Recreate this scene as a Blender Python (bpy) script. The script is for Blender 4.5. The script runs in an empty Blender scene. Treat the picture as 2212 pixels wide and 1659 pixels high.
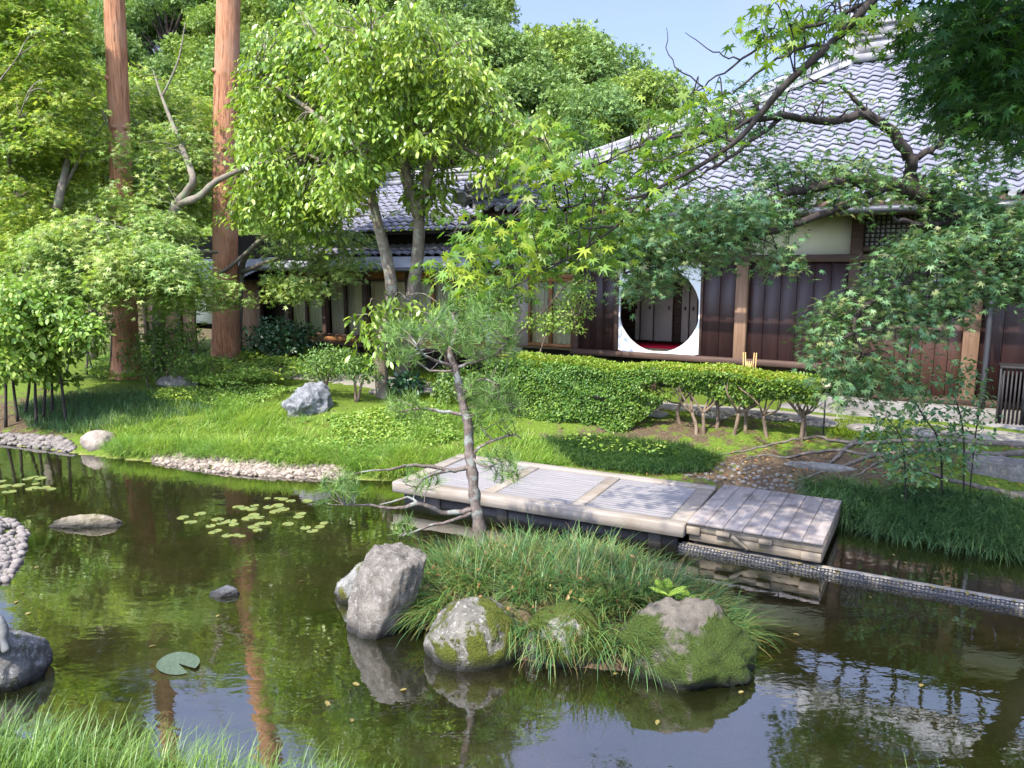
import bpy, bmesh, math, random
import numpy as np
from mathutils import Vector, Matrix, noise as mnoise

SC = bpy.context.scene
COL = SC.collection
RNG = np.random.default_rng(11)
random.seed(5)
PI = math.pi

# ------------------------------------------------------------------ camera, sky, sun, exposure
CAM_H, FPX = 3.2, 1661.0
PITCH = math.atan(259 / FPX)
cam_d = bpy.data.cameras.new('camera')
cam = bpy.data.objects.new('camera', cam_d)
COL.objects.link(cam)
cam.location = (0, 0, CAM_H)
cam.rotation_euler = (PI / 2 - PITCH, 0, 0)
cam_d.sensor_width = 36
cam_d.lens = 36 * FPX / 2212
cam_d.clip_end = 1000
cam_d.clip_start = 0.05
SC.camera = cam

SUN_DIR = Vector((-0.34, -0.48, 0.80)).normalized()
world = bpy.data.worlds.new('World')
SC.world = world
world.use_nodes = True
wt = world.node_tree
wt.nodes.clear()
w_out = wt.nodes.new('ShaderNodeOutputWorld')
w_bg = wt.nodes.new('ShaderNodeBackground')
w_sky = wt.nodes.new('ShaderNodeTexSky')
w_sky.sky_type = 'NISHITA'
w_sky.sun_disc = False
w_sky.sun_elevation = math.asin(SUN_DIR.z)
w_sky.sun_rotation = math.atan2(SUN_DIR.x, SUN_DIR.y)
w_sky.air_density = 1.0
w_sky.dust_density = 1.2
w_sky.ozone_density = 3.0
w_tc = wt.nodes.new('ShaderNodeTexCoord')
w_n = wt.nodes.new('ShaderNodeTexNoise')
w_n.inputs['Scale'].default_value = 2.6
w_n.inputs['Detail'].default_value = 5
w_n.inputs['Roughness'].default_value = 0.55
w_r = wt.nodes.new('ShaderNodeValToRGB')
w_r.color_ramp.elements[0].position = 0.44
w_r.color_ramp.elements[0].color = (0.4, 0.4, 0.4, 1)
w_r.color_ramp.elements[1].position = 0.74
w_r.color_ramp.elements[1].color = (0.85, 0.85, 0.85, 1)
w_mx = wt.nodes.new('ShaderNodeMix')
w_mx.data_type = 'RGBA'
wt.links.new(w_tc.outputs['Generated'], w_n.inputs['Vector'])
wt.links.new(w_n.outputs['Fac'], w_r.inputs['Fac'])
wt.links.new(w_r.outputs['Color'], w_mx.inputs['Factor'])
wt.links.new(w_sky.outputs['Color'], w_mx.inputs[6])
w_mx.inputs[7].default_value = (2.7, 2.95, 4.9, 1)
# sky boosted around the unseen sun to add ambient light, dimmed elsewhere
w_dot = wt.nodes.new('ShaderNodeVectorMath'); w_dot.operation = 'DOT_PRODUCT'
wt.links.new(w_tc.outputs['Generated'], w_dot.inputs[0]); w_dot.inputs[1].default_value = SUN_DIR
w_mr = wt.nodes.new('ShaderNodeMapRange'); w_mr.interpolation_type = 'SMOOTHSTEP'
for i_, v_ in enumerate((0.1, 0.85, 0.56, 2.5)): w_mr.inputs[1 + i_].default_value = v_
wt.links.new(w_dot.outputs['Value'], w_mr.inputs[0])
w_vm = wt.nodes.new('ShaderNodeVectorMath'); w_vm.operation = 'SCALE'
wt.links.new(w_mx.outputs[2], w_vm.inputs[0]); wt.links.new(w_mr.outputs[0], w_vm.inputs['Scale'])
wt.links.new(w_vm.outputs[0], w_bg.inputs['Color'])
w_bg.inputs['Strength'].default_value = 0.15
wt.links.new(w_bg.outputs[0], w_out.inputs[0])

sun_d = bpy.data.lights.new('sun', 'SUN')
sun_d.energy = 3.3
sun_d.angle = math.radians(0.6)
sun_d.color = (1.0, 0.95, 0.86)
sun = bpy.data.objects.new('sun', sun_d)
COL.objects.link(sun)
sun.rotation_euler = (-SUN_DIR).to_track_quat('-Z', 'Y').to_euler()
sun.location = (-20, -5, 40)

SC.view_settings.view_transform = 'Standard'
SC.view_settings.look = 'None'
SC.view_settings.exposure = 1.68
SC.view_settings.gamma = 1
cy = SC.cycles
cy.max_bounces = 8
cy.diffuse_bounces = 5
cy.glossy_bounces = 3
cy.transmission_bounces = 4
cy.transparent_max_bounces = 8
cy.sample_clamp_indirect = 6
cy.caustics_reflective = False
cy.caustics_refractive = False
cy.use_denoising = True

# ------------------------------------------------------------------ survey helpers: where a sighted point stands
def ray(px, py):
    a = (px - 1106) / FPX
    b = (829.5 - py) / FPX
    return np.array([a, math.cos(PITCH) + b * math.sin(PITCH), -math.sin(PITCH) + b * math.cos(PITCH)])

def at(px, py, z=0.0):
    d = ray(px, py)
    return np.array([0, 0, CAM_H]) + d * ((z - CAM_H) / d[2])

def atY(px, py, Y):
    d = ray(px, py)
    return np.array([0, 0, CAM_H]) + d * (Y / d[1])

def nrm(v):
    v = np.asarray(v, float)
    return v / np.maximum(np.linalg.norm(v, axis=-1, keepdims=True), 1e-9)

def sstep(a, b, x):
    t = np.clip((x - a) / (b - a), 0, 1)
    return t * t * (3 - 2 * t)

# ------------------------------------------------------------------ mesh collector
class MB:
    def __init__(self):
        self.v = []; self.n = 0; self.f = {3: [], 4: []}; self.poly = []
    def add(self, v, f):
        v = np.asarray(v, float).reshape(-1, 3)
        f = np.asarray(f, int)
        self.v.append(v)
        self.f[f.shape[1]].append(f + self.n)
        self.n += len(v)
    def ngon(self, v, idx):
        v = np.asarray(v, float).reshape(-1, 3)
        self.v.append(v)
        self.poly.append([i + self.n for i in idx]); self.n += len(v)
    def box(self, x0, x1, y0, y1, z0, z1, M=None):
        v = np.array([[x, y, z] for z in (z0, z1) for y in (y0, y1) for x in (x0, x1)], float)
        if M is not None:
            v = v @ np.array(M)[:3, :3].T + np.array(M)[:3, 3]
        self.add(v, [(0, 2, 3, 1), (4, 5, 7, 6), (0, 1, 5, 4), (2, 6, 7, 3), (0, 4, 6, 2), (1, 3, 7, 5)])
    def bbox(self, x0, x1, y0, y1, z0, z1, b=0.01):
        # a box with chamfered edges
        def ring(x0, x1, y0, y1, z, c):
            return [(x0 + c, y0, z), (x1 - c, y0, z), (x1, y0 + c, z), (x1, y1 - c, z), (x1 - c, y1, z), (x0 + c, y1, z), (x0, y1 - c, z), (x0, y0 + c, z)]
        r = ring(x0 + b, x1 - b, y0 + b, y1 - b, z0, b) + ring(x0, x1, y0, y1, z0 + b, b) + ring(x0, x1, y0, y1, z1 - b, b) + ring(x0 + b, x1 - b, y0 + b, y1 - b, z1, b)
        f = []
        for k in range(3):
            for i in range(8):
                j = (i + 1) % 8
                f.append((k * 8 + i, k * 8 + j, k * 8 + 8 + j, k * 8 + 8 + i))
        n0 = self.n
        self.add(r, f)
        self.poly.append([n0 + i for i in range(7, -1, -1)])
        self.poly.append([n0 + 24 + i for i in range(8)])
    def tube(self, pts, rad, seg=8, rough=0.0, cap=True):
        pts = np.asarray(pts, float); m = len(pts)
        rad = np.broadcast_to(np.asarray(rad, float), (m,))
        T = nrm(np.gradient(pts, axis=0))
        up = np.array([0.13, 0.21, 1.0]) if abs(T[0][2]) < 0.9 else np.array([1.0, 0.1, 0.0])
        rings = []
        u = nrm(np.cross(T[0], up))
        for i in range(m):
            u = nrm(u - T[i] * np.dot(u, T[i])); w = np.cross(T[i], u)
            a = np.arange(seg) * 2 * PI / seg
            rr = rad[i] * (1 + (RNG.uniform(-rough, rough, seg) if rough else 0))
            rings.append(pts[i] + (np.cos(a) * rr)[:, None] * u + (np.sin(a) * rr)[:, None] * w)
        v = np.concatenate(rings)
        f = [(k * seg + i, k * seg + (i + 1) % seg, (k + 1) * seg + (i + 1) % seg, (k + 1) * seg + i) for k in range(m - 1) for i in range(seg)]
        n0 = self.n
        self.add(v, f)
        if cap:
            self.poly.append([n0 + i for i in range(seg - 1, -1, -1)])
            self.poly.append([n0 + (m - 1) * seg + i for i in range(seg)])
    def build(self, name, mat, parent=None, local=False, smooth=False):
        me = bpy.data.meshes.new(name)
        v = np.concatenate(self.v) if self.v else np.zeros((0, 3))
        if parent is not None and not local:
            v = v - np.array(parent.location)
        loops = []; starts = []; pos = 0
        for k in (3, 4):
            if self.f[k]:
                a = np.concatenate(self.f[k])
                loops.append(a.ravel()); starts.append(pos + np.arange(len(a)) * k); pos += a.size
        for p in self.poly:
            loops.append(np.array(p)); starts.append(np.array([pos])); pos += len(p)
        loops = np.concatenate(loops); starts = np.concatenate(starts)
        me.vertices.add(len(v)); me.vertices.foreach_set('co', v.ravel().astype(np.float32))
        me.loops.add(len(loops)); me.loops.foreach_set('vertex_index', loops.astype(np.int32))
        me.polygons.add(len(starts)); me.polygons.foreach_set('loop_start', starts.astype(np.int32))
        if smooth:
            me.polygons.foreach_set('use_smooth', np.ones(len(starts), bool))
        me.update(calc_edges=True)
        me.validate()
        if mat is not None: me.materials.append(mat)
        o = bpy.data.objects.new(name, me)
        COL.objects.link(o)
        if parent is not None: o.parent = parent
        return o

def tag(o, label=None, cat=None, group=None, kind=None):
    if label: o['label'] = label
    if cat: o['category'] = cat
    if group: o['group'] = group
    if kind: o['kind'] = kind
    return o

def thing(name, label, cat, loc=(0, 0, 0), rotz=0.0, group=None):
    o = bpy.data.objects.new(name, None)
    COL.objects.link(o)
    o.empty_display_size = 0.2
    o.location = tuple(float(c) for c in loc); o.rotation_euler = (0, 0, rotz)
    return tag(o, label, cat, group)

def dup(src, loc=None, rot=None, scale=None, label=None):
    c = src.copy(); COL.objects.link(c)
    if loc is not None: c.location = tuple(float(q) for q in loc)
    if rot is not None: c.rotation_euler = rot
    if scale is not None: c.scale = scale if hasattr(scale, '__len__') else (scale,) * 3
    if label: c['label'] = label
    for ch in list(src.children):
        d = ch.copy(); COL.objects.link(d); d.parent = c
        for g in list(ch.children):
            e_ = g.copy(); COL.objects.link(e_); e_.parent = d
    return c

def smooth_path(pts, per=6):
    p = np.asarray(pts, float)
    if len(p) < 3:
        t = np.linspace(0, 1, per + 1)[:, None]
        return p[0] * (1 - t) + p[-1] * t
    q = np.vstack([2 * p[0] - p[1], p, 2 * p[-1] - p[-2]])
    out = []
    for i in range(1, len(q) - 2):
        for s in np.linspace(0, 1, per, endpoint=False):
            a, b, c, d = q[i - 1], q[i], q[i + 1], q[i + 2]
            out.append(0.5 * (2 * b + (c - a) * s + (2 * a - 5 * b + 4 * c - d) * s * s + (3 * b - a - 3 * c + d) * s ** 3))
    out.append(p[-1])
    return np.array(out)

# ------------------------------------------------------------------ materials
class NT:
    def __init__(self, name):
        self.m = bpy.data.materials.new(name); self.m.use_nodes = True
        self.t = self.m.node_tree; self.t.nodes.clear()
        self.out = self.t.nodes.new('ShaderNodeOutputMaterial')
    def n(self, typ, **kw):
        nd = self.t.nodes.new('ShaderNode' + typ)
        for k, v in kw.items():
            if hasattr(nd, k) and k not in ('color',): setattr(nd, k, v)
        return nd
    def set(self, sock, val):
        if hasattr(val, 'is_output') or isinstance(val, bpy.types.NodeSocket): self.t.links.new(val, sock)
        else: sock.default_value = val
    def noise(self, vec=None, scale=5, detail=4, rough=0.55, dist=0.0):
        nd = self.n('TexNoise')
        for k, v in (('Scale', scale), ('Detail', detail), ('Roughness', rough), ('Distortion', dist)): nd.inputs[k].default_value = v
        if vec is not None: self.set(nd.inputs['Vector'], vec)
        return nd.outputs['Fac']
    def vor(self, vec=None, scale=5, feature='F1'):
        nd = self.n('TexVoronoi', feature=feature); nd.inputs['Scale'].default_value = scale
        if vec is not None: self.set(nd.inputs['Vector'], vec)
        return nd.outputs['Distance']
    def obj(self, sc=(1, 1, 1), rot=(0, 0, 0), out='Object'):
        tc = self.n('TexCoord'); mp = self.n('Mapping')
        mp.inputs['Scale'].default_value = sc; mp.inputs['Rotation'].default_value = rot
        self.t.links.new(tc.outputs[out], mp.inputs['Vector'])
        return mp.outputs['Vector']
    def ramp(self, fac, stops, interp='LINEAR'):
        nd = self.n('ValToRGB'); cr = nd.color_ramp; cr.interpolation = interp
        while len(cr.elements) > 1: cr.elements.remove(cr.elements[-1])
        for i, (p, c) in enumerate(stops):
            e = cr.elements[0] if i == 0 else cr.elements.new(p)
            e.position = p
            if not hasattr(c, '__len__'): c = (c, c, c)
            e.color = tuple(c) + (1,)
        self.set(nd.inputs['Fac'], fac)
        return nd.outputs['Color']
    def mix(self, fac, a, b, mode='MIX'):
        nd = self.n('Mix'); nd.data_type = 'RGBA'; nd.blend_type = mode
        self.set(nd.inputs[0], fac)
        for s, v in ((6, a), (7, b)):
            if isinstance(v, tuple) and len(v) == 3: v = v + (1,)
            self.set(nd.inputs[s], v)
        return nd.outputs[2]
    def math(self, op, a, b=0.0):
        nd = self.n('Math', operation=op); self.set(nd.inputs[0], a); self.set(nd.inputs[1], b)
        return nd.outputs[0]
    def bump(self, h, strength=0.3, dist=0.02, normal=None):
        nd = self.n('Bump'); nd.inputs['Strength'].default_value = strength; nd.inputs['Distance'].default_value = dist
        self.set(nd.inputs['Height'], h)
        if normal is not None: self.set(nd.inputs['Normal'], normal)
        return nd.outputs['Normal']
    def bsdf(self, color, rough=0.7, spec=0.3, normal=None, metal=0.0, final=True, sheen=0.0):
        nd = self.n('BsdfPrincipled')
        if isinstance(color, tuple) and len(color) == 3: color = color + (1,)
        self.set(nd.inputs['Base Color'], color); self.set(nd.inputs['Roughness'], rough)
        nd.inputs['Specular IOR Level'].default_value = spec; nd.inputs['Metallic'].default_value = metal
        if normal is not None: self.set(nd.inputs['Normal'], normal)
        if final: self.t.links.new(nd.outputs[0], self.out.inputs[0])
        return nd.outputs[0]

def leaf_mat(name, cols, trans=0.42, rough=0.45, spec=0.35, tcol=1.3, clump=0.6):
    k = NT(name)
    g = k.n('NewGeometry')
    stops = [(i / max(1, len(cols) - 1), c) for i, c in enumerate(cols)]
    c = k.ramp(g.outputs['Random Per Island'], stops)
    fr_ = k.math('FRACT', k.math('MULTIPLY', g.outputs['Random Per Island'], 37.7))
    c = k.mix(1.0, c, k.ramp(fr_, [(0.0, .55), (.5, .95), (.93, 1.12), (1.0, 1.3)]), 'MULTIPLY')
    big = k.noise(k.obj(out='Object'), scale=clump, detail=2)
    c = k.mix(k.ramp(big, [(0.35, 0.0), (0.65, 1.0)]), c, k.mix(1.0, c, (1.3, 1.12, 0.9), 'MULTIPLY'))
    p = k.bsdf(c, rough, spec, final=False)
    t = k.n('BsdfTranslucent')
    tc = k.mix(1.0, c, (tcol, tcol * 1.08, tcol * 0.55), 'MULTIPLY')
    k.t.links.new(tc, t.inputs['Color'])
    m = k.n('MixShader'); m.inputs[0].default_value = trans
    k.t.links.new(p, m.inputs[1]); k.t.links.new(t.outputs[0], m.inputs[2])
    k.t.links.new(m.outputs[0], k.out.inputs[0])
    return k.m

def bark_mat(name, c1, c2, c3=None, vs=(9, 9, 1.6), bump=0.6, patch=None, scale=1.0):
    k = NT(name)
    v = k.obj(vs)
    n1 = k.noise(v, 2.2 * scale, 6, 0.65)
    n2 = k.noise(k.obj((1, 1, 1)), 1.7, 3)
    c = k.ramp(n1, [(0.3, c1), (0.7, c2)])
    if c3 is not None: c = k.mix(k.ramp(n2, [(0.45, 0.0), (0.62, 1.0)]), c, c3)
    if patch is not None:
        c = k.mix(k.ramp(k.noise(k.obj((1, 1, 1)), 7, 4, 0.6), [(0.52, 0.0), (0.6, 0.85)]), c, patch)
    k.bsdf(c, 0.85, 0.15, k.bump(n1, bump, 0.03))
    return k.m

def wood_mat(name, c1, c2, vs=(14, 14, 0.7), rough=0.65, spec=0.25, bump=0.15, stain=None, blotch=1.5):
    k = NT(name)
    n1 = k.noise(k.obj(vs), 2.0, 5, 0.6)
    n2 = k.noise(k.obj((1, 1, 1)), blotch, 4)
    c = k.ramp(n1, [(0.3, c1), (0.72, c2)])
    if stain is not None: c = k.mix(k.ramp(n2, [(0.5, 0.0), (0.68, 0.75)]), c, stain)
    else: c = k.mix(k.ramp(n2, [(0.3, 0.0), (0.75, 0.35)]), c, c1)
    k.bsdf(c, rough, spec, k.bump(n1, bump, 0.01))
    return k.m

def plain_mat(name, c, rough=0.8, spec=0.2, var=0.15, sc=3.0, bump=0.0, metal=0.0):
    k = NT(name)
    n1 = k.noise(k.obj(), sc, 5)
    c1 = tuple(max(0, q * (1 - var)) for q in c); c2 = tuple(q * (1 + var) for q in c)
    k.bsdf(k.ramp(n1, [(0.3, c1), (0.7, c2)]), rough, spec, k.bump(n1, bump, 0.02) if bump else None, metal)
    return k.m

def rock_mat(name, base, dark, moss=None, moss_lo=0.5, moss_hi=0.62, lichen=None, wet=True, mscale=2.2, moss_top=None):
    k = NT(name)
    n1 = k.noise(k.obj(), 5.5, 9, 0.7)
    n2 = k.noise(k.obj(), 28, 6, 0.75)
    c = k.ramp(n1, [(0.32, dark), (0.6, base)])
    c = k.mix(k.ramp(n2, [(0.45, 0.0), (0.8, 0.6)]), c, tuple(q * 0.55 for q in base))
    if lichen is not None:
        c = k.mix(k.ramp(k.noise(k.obj(), 21, 4, 0.6), [(0.58, 0.0), (0.62, 0.7)]), c, lichen)
    h = k.math('ADD', n1, k.math('MULTIPLY', n2, 0.5))
    if moss is not None:
        mn_ = k.noise(k.obj(), mscale, 6, 0.65, 0.3)
        if moss_top is not None:
            sp = k.n('SeparateXYZ'); k.t.links.new(k.obj(), sp.inputs[0]); mn_ = k.math('SUBTRACT', mn_, k.ramp(sp.outputs['Z'], [(moss_top - .06, 0.0), (moss_top + .06, .35)]))
        mfac = k.ramp(mn_, [(moss_lo, 0.0), (moss_hi, 1.0)])
        mn = k.noise(k.obj(), 60, 3, 0.7)
        mc = k.ramp(mn, [(0.3, tuple(q * 0.45 for q in moss)), (0.7, moss)])
        c = k.mix(mfac, c, mc)
        h = k.math('ADD', h, k.math('MULTIPLY', mfac, k.math('MULTIPLY', mn, 1.2)))
    if wet:   # damp tide line just above the water
        g = k.n('NewGeometry'); s = k.n('SeparateXYZ'); k.t.links.new(g.outputs['Position'], s.inputs[0])
        c = k.mix(k.ramp(s.outputs['Z'], [(0.03, 0.9), (0.12, 0.0)]), c, (0.015, 0.014, 0.012))
    k.bsdf(c, 0.85, 0.25, k.bump(h, 0.9, 0.05))
    return k.m

# ------------------------------------------------------------------ leaf scattering
OVAL = (np.array([(0, 0, 0), (.25, .3, .05), (.23, .66, .04), (0, 1, -.06), (-.23, .66, .04), (-.25, .3, .05)]), np.array([(0, 1, 2, 3), (0, 3, 4, 5)]))
LONG = (np.array([(0, 0, 0), (.17, .25, .05), (.2, .62, .03), (0, 1, -.16), (-.2, .62, .03), (-.17, .25, .05), (0, .6, -.03)]), np.array([(0, 1, 2, 6), (0, 6, 4, 5), (6, 2, 3, 4)]))
FINE = (np.array([(0, 0, 0), (.09, .3, .02), (.07, .66, .0), (0, 1, -.1), (-.07, .66, .0), (-.09, .3, .02)]), OVAL[1])
def star(angs, lens, notch=0.34, droop=0.16):
    a = np.radians(angs); v = [(0, 0, 0)]
    for t, L in zip(a, lens): v.append((math.sin(t) * L, math.cos(t) * L, -droop * L * L))
    mids = [a[0] - (a[1] - a[0]) * 0.5] + [(a[i] + a[i + 1]) / 2 for i in range(len(a) - 1)] + [a[-1] + (a[1] - a[0]) * 0.5]
    for t in mids: v.append((math.sin(t) * notch, math.cos(t) * notch, 0.015))
    n = len(a)
    return (np.array(v), np.array([(0, 1 + n + i, 1 + i, 2 + n + i) for i in range(n)]))
STAR5 = star([-100, -50, 0, 50, 100], [.6, .9, 1, .9, .6], 0.3)
STAR7 = star([-126, -84, -42, 0, 42, 84, 126], [.42, .72, .93, 1.0, .93, .72, .42], 0.3)
SPRAY_v = []; SPRAY_f = []
for i_, (a_, o_) in enumerate([(-0.9, 0.0), (0.1, 0.25), (1.0, 0.05)]):
    R_ = np.array([[math.cos(a_), -math.sin(a_), 0], [math.sin(a_), math.cos(a_), 0], [0, 0, 1]])
    SPRAY_v.append((OVAL[0] * 0.75) @ R_.T + np.array([0, o_, 0.05 * i_])); SPRAY_f.append(OVAL[1] + 6 * i_)
SPRAY = (np.concatenate(SPRAY_v), np.concatenate(SPRAY_f))

def scatter(mb, tmpl, pos, dirv, nv, size):
    tv, tf = tmpl
    Y = nrm(dirv); X = nrm(np.cross(Y, nv)); Z = np.cross(X, Y)
    s = np.asarray(size).reshape(-1, 1, 1)
    v = pos[:, None, :] + s * (tv[None, :, 0:1] * X[:, None, :] + tv[None, :, 1:2] * Y[:, None, :] + tv[None, :, 2:3] * Z[:, None, :])
    k = len(tv)
    f = (tf[None] + (np.arange(len(pos)) * k)[:, None, None]).reshape(-1, tf.shape[1])
    mb.add(v.reshape(-1, 3), f)

def pad(mb, tmpl, c, rx, ry, n, size, droop=0.3, thick=0.08, lean=(0, 0), jit=0.35, var=0.35, hang=0.35):
    """a flat drooping spray of foliage, as on a maple: leaves lie nearly level and tip outward"""
    a = RNG.uniform(0, 2 * PI, n); r = np.sqrt(RNG.uniform(0, 1, n)) * (1 + 0.22 * np.sin(3 * a + RNG.uniform(0, 6)) + 0.15 * np.sin(5 * a + RNG.uniform(0, 6)))
    x = np.cos(a) * r; y = np.sin(a) * r
    z = -droop * r * r * min(rx, ry) + RNG.normal(0, thick, n) + (x * lean[0] * rx + y * lean[1] * ry)
    p = np.stack([x * rx, y * ry, z], 1) + c
    nv = np.stack([x * 0.35 - lean[0], y * 0.35 - lean[1], np.ones(n)], 1) + RNG.normal(0, jit, (n, 3))
    d = np.stack([x + RNG.normal(0, .5, n), y + RNG.normal(0, .5, n), -hang + RNG.normal(0, .3, n)], 1)
    scatter(mb, tmpl, p, d, nv, size * RNG.uniform(1 - var, 1 + var, n))

def blob(mb, tmpl, c, r3, n, size, shell=0.55, up=0.35, jit=0.5, var=0.35, hang=0.3, bottom=-0.7):
    """a rounded clump of foliage, denser toward its outside"""
    d = nrm(RNG.normal(0, 1, (n * 2, 3))); d = d[d[:, 2] > bottom][:n]; n = len(d)
    rr = shell + (1 - shell) * RNG.uniform(0, 1, n) ** 0.6
    bumps = 1 + 0.16 * np.sin(4 * d[:, 0] * 2 + c[0] * 3) * np.sin(5 * d[:, 1] + c[1]) + 0.1 * np.sin(9 * d[:, 2] + c[2])
    p = d * (rr * bumps)[:, None] * np.asarray(r3) + c
    nv = d * 0.8 + np.array([0, 0, up]) + RNG.normal(0, jit, (n, 3))
    ld = d * 0.7 + RNG.normal(0, .6, (n, 3)) + np.array([0, 0, -hang])
    scatter(mb, tmpl, p, ld, nv, size * RNG.uniform(1 - var, 1 + var, n))

def blades(mb, pos, L, w, head, lean, curl, S=4, tipw=0.12):
    N = len(pos); L = np.broadcast_to(L, (N,)); w = np.broadcast_to(w, (N,))
    lean = np.broadcast_to(lean, (N,)); curl = np.broadcast_to(curl, (N,))
    H = np.stack([np.cos(head), np.sin(head), np.zeros(N)], 1)
    side = np.stack([-np.sin(head), np.cos(head), np.zeros(N)], 1)
    p = pos.copy(); rows = []
    for s in range(S + 1):
        ww = (w * (1 - (1 - tipw) * (s / S) ** 1.5) * 0.5)[:, None]
        rows.append(p - side * ww); rows.append(p + side * ww)
        th = lean + curl * (s + 0.5) / S
        p = p + (L / S)[:, None] * (H * np.sin(th)[:, None] + np.array([0, 0, 1.0]) * np.cos(th)[:, None])
    v = np.stack(rows, 1)
    k = 2 * (S + 1)
    tf = np.array([(2 * s, 2 * s + 1, 2 * s + 3, 2 * s + 2) for s in range(S)])
    f = (tf[None] + (np.arange(N) * k)[:, None, None]).reshape(-1, 4)
    mb.add(v.reshape(-1, 3), f)

def tufts(mb, centres, per, L0, L1, w, lean=(.05, .8), curl=(.6, 1.8), spread=.03, S=5, bias=None, hj=1.0):
    per = np.maximum(3, (per * RNG.uniform(.6, 1.4, len(centres))).astype(int))
    idx = np.repeat(np.arange(len(centres)), per); n = len(idx)
    hd = RNG.uniform(0, 2 * PI, n) if bias is None else bias[idx] + RNG.normal(0, hj, n)
    ts = RNG.uniform(.75, 1.2, len(centres))[idx]
    P = centres[idx] + np.column_stack([np.cos(hd), np.sin(hd), np.zeros(n)]) * (np.abs(RNG.normal(0, spread, n)))[:, None]
    blades(mb, P, RNG.uniform(L0, L1, n) * ts, w * RNG.uniform(.7, 1.3, n), hd, RNG.uniform(*lean, n), RNG.uniform(*curl, n), S)

def in_poly(px, py, poly):
    poly = np.asarray(poly, float); x, y = np.asarray(px), np.asarray(py)
    ins = np.zeros(x.shape, bool); j = len(poly) - 1
    for i in range(len(poly)):
        xi, yi = poly[i]; xj, yj = poly[j]
        c = ((yi > y) != (yj > y)) & (x < (xj - xi) * (y - yi) / (yj - yi + 1e-12) + xi)
        ins ^= c; j = i
    return ins

def poly_points(poly, n, sep):
    """n well spread points inside a polygon"""
    poly = np.asarray(poly, float); lo = poly.min(0); hi = poly.max(0); out = []
    tries = 0
    while len(out) < n and tries < n * 60:
        tries += 1
        q = RNG.uniform(lo, hi)
        if not in_poly(np.array([q[0]]), np.array([q[1]]), poly)[0]: continue
        if out and min((q[0] - o[0]) ** 2 + (q[1] - o[1]) ** 2 for o in out) < sep * sep * (0.97 ** (tries / 20)): continue
        out.append(q)
    return out

def twigs(mb, limbs, ends, r0=0.02, every=1, sag=0.1, far=1.5):
    """thin branches from the nearest point of the limbs out to the sprays they carry"""
    P = np.concatenate(limbs)
    for c in ends[::every]:
        d = np.linalg.norm(P - c, axis=1) + 0.5 * np.maximum(0, P[:, 2] - c[2] + 0.1)
        b = P[np.argmin(d)]
        if np.linalg.norm(b - c) > far: continue
        m = (b + c) / 2 + RNG.normal(0, 0.06, 3) * np.linalg.norm(c - b) + np.array([0, 0, sag])
        q = smooth_path([b, m, c], 4)
        mb.tube(q, np.linspace(r0, r0 * 0.3, len(q)), 5, cap=False)

# ------------------------------------------------------------------ the pond and the lie of the land
def w2(px, py): return tuple(at(px, py, 0)[:2])
POND = [(-19, 15.2), (-13, 14.2), w2(0, 957), w2(160, 978), w2(250, 990), w2(340, 998), w2(450, 1016), w2(560, 1027), w2(740, 1033), w2(850, 1040),
        w2(1000, 1032), w2(1250, 1052), w2(1530, 1085), w2(1700, 1100), w2(1800, 1122), w2(1900, 1150), w2(2050, 1178), w2(2212, 1200), (7.5, 7.9), (10.5, 6.2),
        (10, 2.6), (5, 3.3), (3.3, 3.95), (2.2, 4.1), (1.2, 3.9), (0, 3.9), (-1.2, 4.15), (-2.4, 4.6), (-3.3, 4.75), (-4.6, 5.3), (-5.2, 6.4), (-5.2, 7.2), (-5.45, 7.9),
        (-5.75, 8.6), (-6.5, 9.3), (-8.2, 9.7), (-11, 10), (-19, 9.6)]
POND = np.array(POND)

def pond_sd(x, y):
    x = np.asarray(x, float); y = np.asarray(y, float)
    d = np.full(x.shape, 1e9)
    for i in range(len(POND)):
        a = POND[i]; b = POND[(i + 1) % len(POND)]; ab = b - a
        t = np.clip(((x - a[0]) * ab[0] + (y - a[1]) * ab[1]) / (ab @ ab), 0, 1)
        d = np.minimum(d, np.hypot(x - a[0] - t * ab[0], y - a[1] - t * ab[1]))
    return np.where(in_poly(x, y, POND), -d, d)

P0 = np.array([4.36, 14.62]); EX = np.array([math.cos(PI / 6), -0.5]); NX = np.array([0.5, math.cos(PI / 6)])
ISL_C = np.array([0.42, 6.72]); ISL_A = np.array([0.93, -0.36]); ISL_B = np.array([0.36, 0.93])

def ground_h(x, y):
    x = np.asarray(x, float); y = np.asarray(y, float)
    sd = pond_sd(x, y)
    out = 0.02 + 0.56 * sstep(0, 3.0, sd) + 0.09 * sstep(0.0, 0.35, sd)
    near = sstep(6.0, 4.4, y)
    out = out * (1 - near) + (0.03 + 0.5 * np.minimum(sd, 3.5)) * near
    h = np.where(sd > 0, out, -0.02 - 0.5 * sstep(0, 1.6, -sd))
    dn = (x - P0[0]) * NX[0] + (y - P0[1]) * NX[1]
    slope = 0.16 + 0.8 * sstep(9, -16, x)
    h = h + np.maximum(0, dn - 11) * slope * sstep(11, 20, dn)
    h = np.minimum(h, 25 + 0.02 * y)
    u = ((x - ISL_C[0]) * ISL_A[0] + (y - ISL_C[1]) * ISL_A[1]) / 1.75
    v = ((x - ISL_C[0]) * ISL_B[0] + (y - ISL_C[1]) * ISL_B[1]) / 0.98
    r = np.hypot(u, v)
    isl = np.where(r < 1.25, 0.42 * (1 - sstep(0.35, 1.1, r)) - 0.06, -9)
    h = np.maximum(h, isl)
    h = h + 0.03 * np.sin(x * 1.7 + y * 0.6) * np.sin(y * 1.3 - x * 0.4) * sstep(0.3, 1.5, sd)
    return h

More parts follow.
